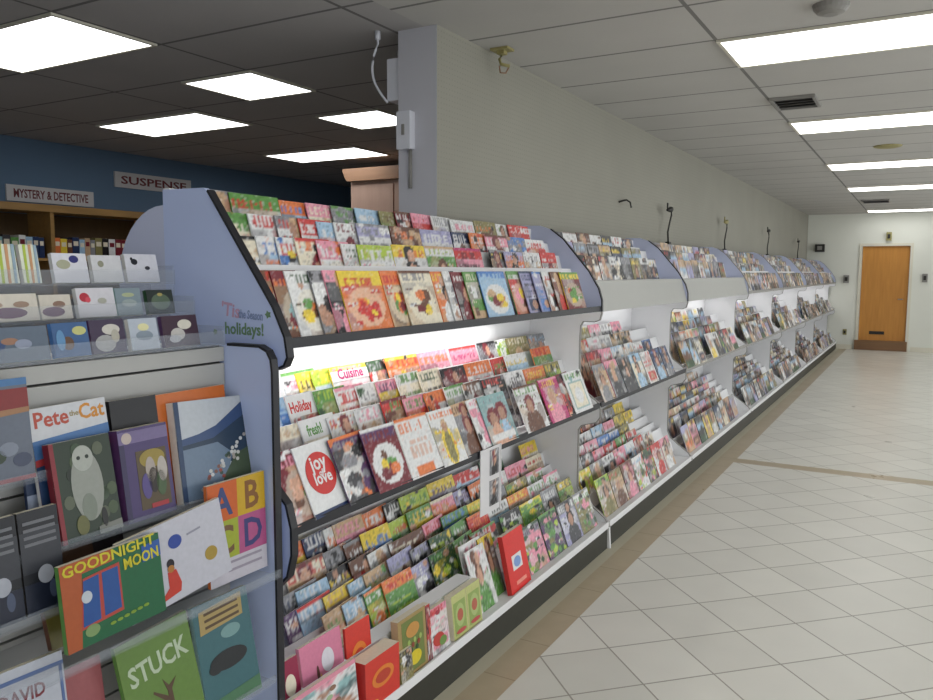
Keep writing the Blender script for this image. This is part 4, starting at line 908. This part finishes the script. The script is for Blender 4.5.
def ex_dark(mb, w, H, x):
    full(mb, w, H, x, '1e2028'); P_(mb, [(0, .4), (1, .4), (1, .8), (0, .8)], w, H, x+.0003, '3c3e46'); P_(mb, [(0, 0), (1, 0), (1, .3), (0, .3)], w, H, x+.0003, '20263a')
    flat_ell(mb, w*.55, H*.36, w*.2, H*.09, x+.0007, c('b0b4c0')); flat_ell(mb, w*.7, H*.2, w*.1, H*.09, x+.0007, c('505a74'))
    for q in range(4): P_(mb, [(.1, .66+.07*q), (.9, .66+.07*q), (.9, .69+.07*q), (.1, .69+.07*q)], w, H, x+.0010, '74767c')
book(.757, .08, .2, .014, 'K GR K GR n', 'nearer of two identical dark books with pale blurred letters', -1.45, .839, 6, ex_dark, name='paperback')
book(.841, .08, .2, .014, 'K GR K GR n', 'farther of two identical dark books with pale blurred letters', -1.45, .839, 6, ex_dark, name='paperback')
ledge(.5, .925, .836, -1.425)
book(.91, .13, .20, .014, 'BR W OL Y n', 'worn brown and yellow book behind the green bedtime book', -1.49, .732, 12, lambda mb, w, H, x: (full(mb, w, H, x, '5a3c28'), P_(mb, [(0, 0), (1, 0), (1, .55), (0, .45)], w, H, x+.0003, '6c6428')), roll=2)
book(1.0, .12, .235, .012, 'DR W BR K n', 'dark brown book with a round figure, top just above the green bedtime book', -1.505, .732, 12, lambda mb, w, H, x: (full(mb, w, H, x, '241c20'), flat_ell(mb, w*.5, H*.9, w*.16, H*.09, x+.0004, c('6c3024'))))
def ex_gm(mb, w, H, x):
    full(mb, w, H, x, '1c6640'); P_(mb, [(0, 0), (.13, 0), (.2, .86), (0, .9)], w, H, x+.0003, 'b4592c'); P_(mb, [(.2, .84), (.5, .86), (.5, 1), (.0, 1), (0, .84)], w, H, x+.0002, 'b4592c')
    P_(mb, [(.14, .2), (.56, .24), (.56, .82), (.2, .78)], w, H, x+.0006, 'b8483c')
    P_(mb, [(.16, .23), (.33, .25), (.35, .77), (.2, .75)], w, H, x+.0009, '24549c'); P_(mb, [(.37, .26), (.54, .28), (.54, .78), (.38, .77)], w, H, x+.0009, '24549c')
    flat_ell(mb, w*.22, H*.56, w*.05, H*.07, x+.0012, c('ccd4dc')); flat_ell(mb, w*.24, H*.16, w*.07, H*.07, x+.0012, c('84a068'))
    P_(mb, [(.8, .7), (1, .72), (1, .92), (.8, .9)], w, H, x+.0006, '2c5ca8')
    flat_text(mb, 'GOODNIGHT', .030, w*.02, H*.855, x+.0013, c('d8cc30'), sx=1.13, rot=.03); flat_text(mb, 'MOON', .032, w*.6, H*.70, x+.0013, c('d8cc30'), sx=.85, rot=.03)
    for q in range(6): flat_ell(mb, w*(.44+.07*q), H*(.14+.008*q), w*.03, H*.02, x+.0012, c('88a838'), n=8)
book(.878, .228, .172, .012, 'G Y G B n', 'green picture book with yellow title and blue windows', -1.386, .764, 5, ex_gm, roll=1, yaw=0)
def ex_girl(mb, w, H, x):
    full(mb, w, H, x, 'ccccd8'); flat_ell(mb, w*.50, H*.72, w*.065, H*.085, x+.0004, c('2c48a0')); P_(mb, [(.62, .72), (.76, .735), (.76, .76), (.62, .745)], w, H, x+.0004, '9c9cac')
    flat_ell(mb, w*.42, H*.48, w*.035, H*.06, x+.001, c('1c1620')); flat_ell(mb, w*.415, H*.42, w*.032, H*.045, x+.0013, c('b87c38'))
    P_(mb, [(.38, .39), (.46, .39), (.49, .2), (.47, .1), (.25, .06), (.37, .2)], w, H, x+.0007, 'cc3c2c'); flat_ell(mb, w*.82, H*.36, w*.065, H*.09, x+.0004, c('b0943c'), n=24)
book(1.04, .275, .182, .01, 'W B W R n', 'large white book with small figure in red and gold seal', -1.410, .752, 5, ex_girl, roll=7, yaw=-2)
def ex_abcd(mb, w, H, x):
    full(mb, w, H, x, 'd0ccd8')
    for (u, v, cc, L, lc) in ((0, .62, 'd4662c', 'A', '3c4c80'), (.5, .62, 'd4ac28', 'B', '8c5c2c'), (0, .24, 'a8b438', 'C', '7c5c3c'), (.5, .24, 'b8588c', 'D', '3c3c78')):
        P_(mb, [(u, v), (u+.5, v), (u+.5, v+.38), (u, v+.38)], w, H, x+.0003, cc); flat_text(mb, L, .098, w*(u+.25), H*(v+.055), x+.0008, c(lc), center=True, sx=.9)
    for v in (.18, .1): P_(mb, [(.3, v), (.9, v), (.9, v+.025), (.3, v+.025)], w, H, x+.0005, 'a49cac')
book(1.274, .184, .25, .01, 'O Y W M n', 'alphabet book with coloured squares lettered A B C D', -1.434, .742, 1.5, ex_abcd, roll=0, yaw=-1)
def ex_stuck(mb, w, H, x):
    full(mb, w, H, x, '6a8c40'); flat_text(mb, 'STUCK', .062, w*.10, H*.60, x+.0005, c('c4d4b8'), sx=.80, rot=.07)
    P_(mb, [(.52, 0), (.6, 0), (.6, .42), (.68, .5), (.57, .46), (.5, .54), (.54, .42)], w, H, x+.0004, '5c4430'); P_(mb, [(.55, .3), (.35, .46), (.36, .48), (.56, .36)], w, H, x+.0007, '5c4430')
book(1.03, .19, .255, .012, 'G W G BR n', 'green book titled STUCK with a bare tree', -1.395, .455, 10, ex_stuck, roll=4)
def ex_whale(mb, w, H, x):
    full(mb, w, H, x, '3c6c74'); P_(mb, [(.08, .72), (.86, .76), (.88, .97), (.1, .93)], w, H, x+.0004, 'b49c60')
    for v in (.88, .82, .76): P_(mb, [(.18, v), (.8, v+.02), (.8, v+.045), (.18, v+.025)], w, H, x+.0009, '5c4428')
    flat_ell(mb, w*.5, H*.42, w*.34, H*.09, x+.0006, c('181c20')); flat_ell(mb, w*.25, H*.38, w*.12, H*.05, x+.0009, c('181c20'))
    P_(mb, [(0, 0), (1, 0), (1, .14), (0, .1)], w, H, x+.0006, '4c7c58'); flat_ell(mb, w*.6, H*.66, w*.18, H*.06, x+.0006, c('7ca4a4'))
book(1.222, .172, .26, .012, 'T TN T K n', 'teal book with black sea creature and sandy title patch', -1.398, .455, 12, ex_whale, roll=-1)
def ex_dav(mb, w, H, x):
    full(mb, w, H, x, 'c4c8d4'); P_(mb, [(0, .9), (1, .9), (1, .93), (0, .93)], w, H, x+.0004, '5c74a8'); P_(mb, [(.95, 0), (.98, 0), (.98, .93), (.95, .93)], w, H, x+.0006, '5c74a8')
    flat_text(mb, 'DAVID', .036, w*.34, H*.74, x+.0007, c('7c2430'), sx=.85); flat_text(mb, 'MOORE', .036, w*.28, H*.57, x+.0007, c('7c2430'), sx=.85); flat_ell(mb, w*.12, H*.56, w*.12, H*.18, x+.0007, c('1c1c24'))
    P_(mb, [(.2, .3), (.9, .3), (.9, .48), (.2, .48)], w, H, x+.0006, '7c94b8')
book(.69, .2, .26, .014, 'W DR W B n', 'white book with dark red capital letters at lower left', -1.398, .503, 10, ex_dav, roll=-2)
ledge(.5, .9, .5, -1.378)
book(.905, .1, .235, .012, 'P W P G n', 'pink and green book behind the green tree book', -1.445, .455, 8, lambda mb, w, H, x: (full(mb, w, H, x, 'b06468'), flat_ell(mb, w*.5, H*.3, w*.3, H*.2, x+.0004, c('4c8c50'))))
book(1.13, .12, .22, .012, 'K W K GR n', 'black and grey book between pink book and green tree book', -1.455, .455, 8)

# ------------------------------------------------------------------ left room
XBW = -6.9
e = empty('bookcase', (-6.72, 3.0, 0)); tag(e, 'tall oak bookcase against the blue wall under the genre signs', 'bookcase')
bx0, bx1 = -6.895, -6.56
mb = MB(); mb.box(bx0, bx1+.02, 2.6, 6.4, 1.995, 2.055); part(mb, 'top_board', M_wood, e)
for y in (2.6, 3.4, 4.2, 5.3, 6.38):
    mb = MB(); mb.box(bx0, bx1, y, y+.035, .001, 1.995); part(mb, 'upright', M_wood, e)
for a_, b_ in ((2.635, 3.4), (3.435, 4.2), (4.235, 5.3), (5.335, 6.38)):
    for z in (.08, .5, .9, 1.27, 1.60):
        mb = MB(); mb.box(bx0+.01, bx1-.01, a_, b_, z-.025, z); part(mb, 'shelf', M_wood, e)
mb = MB(); mb.box(bx0, bx0+.006, 2.635, 6.38, .02, 1.99); part(mb, 'back_board', wood('dark_back_board', hx('4a3822'), hx('5e4a30')), e)
r = random.Random(21)
y = 3.50; i = 0; SPN = ['DR', 'O', 'R', 'DR', 'T', 'DGR', 'G', 'W', 'LB', 'N', 'N', 'O', 'Y', 'BR', 'N', 'LB', 'TN', 'GR', 'OL', 'K', 'W', 'DR']
SPINES = []
while y < 5.22 and i < 24:
    if 4.15 < y < 4.24: y = 4.245
    w = r.uniform(.045, .07); SPINES.append((y, w, SPN[i % len(SPN)])); y += w+.003; i += 1
cnt = {}
for y, w, cc in SPINES:
    H_ = r.uniform(.165, .19); mb = MB(); k_ = CL[cc]
    mb.box(-6.80, -6.585, y, y+w, 1.601, 1.601+H_, k_)
    mb.box(-6.585, -6.5835, y+w*.15, y+w*.85, 1.601+H_*.6, 1.601+H_*.82, CL['C'] if cc not in ('W', 'C', 'TN') else CL['DR'])
    mb.box(-6.79, -6.59, y+w*.1, y+w*.9, 1.601+H_, 1.6015+H_, CL['C'])
    o = mb.build('paperback', M_print, None, (-6.7, y, 1.601)); side = 'left' if y < 4.2 else 'right'
    cnt[side] = cnt.get(side, 0)+1
    tag(o, f"{CNAME[cc]} paperback, {ORD[cnt[side]]} from left in the {side} bay of the oak bookcase", 'book', 'paperbacks on the oak bookcase')
def wallsign(y0, y1, z0, z1, txt, size, lab):
    e = empty('wall_sign', (XBW, y0, z0)); tag(e, lab, 'sign')
    mb = MB(); mb.box(XBW+.0005, XBW+.02, y0, y1, z0, z1); b_ = part(mb, 'board', M_sign, e)
    q = MB(); vs, fs, w_ = text_mesh(txt, size); sx = (y1-y0)*.86/w_
    q.add([(XBW+.0206+v[2], y0+(y1-y0)*.07+v[0]*sx, (z0+z1)/2-size*.34+v[1]) for v in vs], fs); part(q, 'lettering', M_red, e)
wallsign(4.02, 4.85, 2.095, 2.235, 'MYSTERY & DETECTIVE', .105, 'white sign with dark red words MYSTERY & DETECTIVE above the bookcase')
wallsign(5.09, 6.02, 2.31, 2.46, 'SUSPENSE', .105, 'white sign with dark red word SUSPENSE, partly hidden by the lavender panel')
e = empty('tall_cabinet', (-4.7, 6.5, 0)); tag(e, 'tall pinkish wood cabinet with crown moulding in the left room', 'cabinet')
mb = MB(); mb.box(-5.09, -4.0, 6.5, 7.1, .001, 2.41); part(mb, 'body', M_cab, e)
mb = MB(); mb.prism_y([(-5.09, 2.40), (-5.12, 2.43), (-5.15, 2.50), (-5.15, 2.525), (-3.94, 2.525), (-3.94, 2.50), (-3.97, 2.43), (-4.0, 2.40)], 6.44, 7.12); part(mb, 'crown_moulding', M_crown, e)
mb = MB(); mb.box(-5.05, -4.56, 6.485, 6.5, .12, 2.36); d1 = part(mb, 'door', M_cab, e)
mb = MB(); mb.box(-4.54, -4.04, 6.485, 6.5, .12, 2.36); d2 = part(mb, 'door', M_cab, e)
for d_, x in ((d1, -4.6), (d2, -4.5)):
    mb = MB(); mb.tube([(x, 6.485, 1.1), (x, 6.46, 1.1), (x, 6.46, 1.25), (x, 6.485, 1.25)], .006); part(mb, 'handle', M_metal, d_)

# ------------------------------------------------------------------ clip stems standing above the racks
def stem(y, top, lab, kind):
    e = empty('clip_stand', (-1.95, y, 1.745)); tag(e, lab, 'clip')
    if kind == 'hook':
        mb = MB(); mb.tube([(XW+.001, y, 2.03), (-1.99, y, 2.04), (-1.975, y+.02, 2.045), (-1.96, y+.06, 2.03), (-1.955, y+.075, 1.99)], .007); part(mb, 'hook', M_dark, e, True); return
    mb = MB(); mb.box(-1.965, -1.93, y-.03, y+.03, 1.7455, 1.765); part(mb, 'clamp', M_dark, e)
    pts = [(-1.948, y, 1.765), (-1.948, y-.02, 1.85), (-1.948, y+.03, 1.93), (-1.95, y+.09, 2.0), (-1.95, y+.08, 2.05), (-1.95, y, top)]
    mb = MB(); mb.tube(pts, .0075); part(mb, 'stem', M_dark, e, True)
    mb = MB(); mb.tube([(-1.95, y-.04, top-.01), (-1.95, y+.02, top-.005), (-1.95, y+.06, top)], [.012, .02, .026], 10); mb.box(-1.955, -1.945, y-.05, y-.03, top, top+.05); part(mb, 'clip_head', M_dark if kind != 'pale' else M_cream, e, True)
stem(5.86, 2.03, 'small dark bent hook on the pegboard above the second rack', 'hook')
stem(6.95, 2.05, 'nearest dark clip stem rising above the third rack', 'n')
stem(9.25, 2.07, 'clip stem with yellowish head above the fourth rack', 'pale')
stem(12.1, 2.10, 'clip stem above the fifth rack, in front of the far wall stretch', 'n')
stem(15.3, 2.06, 'farthest small clip stem near the back corner', 'n')

# ------------------------------------------------------------------ world and view
w = bpy.data.worlds.new('world'); SC.world = w; w.use_nodes = True
w.node_tree.nodes['Background'].inputs[0].default_value = (.75, .78, .8, 1); w.node_tree.nodes['Background'].inputs[1].default_value = .3
vs = SC.view_settings; vs.view_transform = 'Standard'; vs.look = 'None'; vs.gamma = 1; vs.use_curve_mapping = False; vs.exposure = EXPO
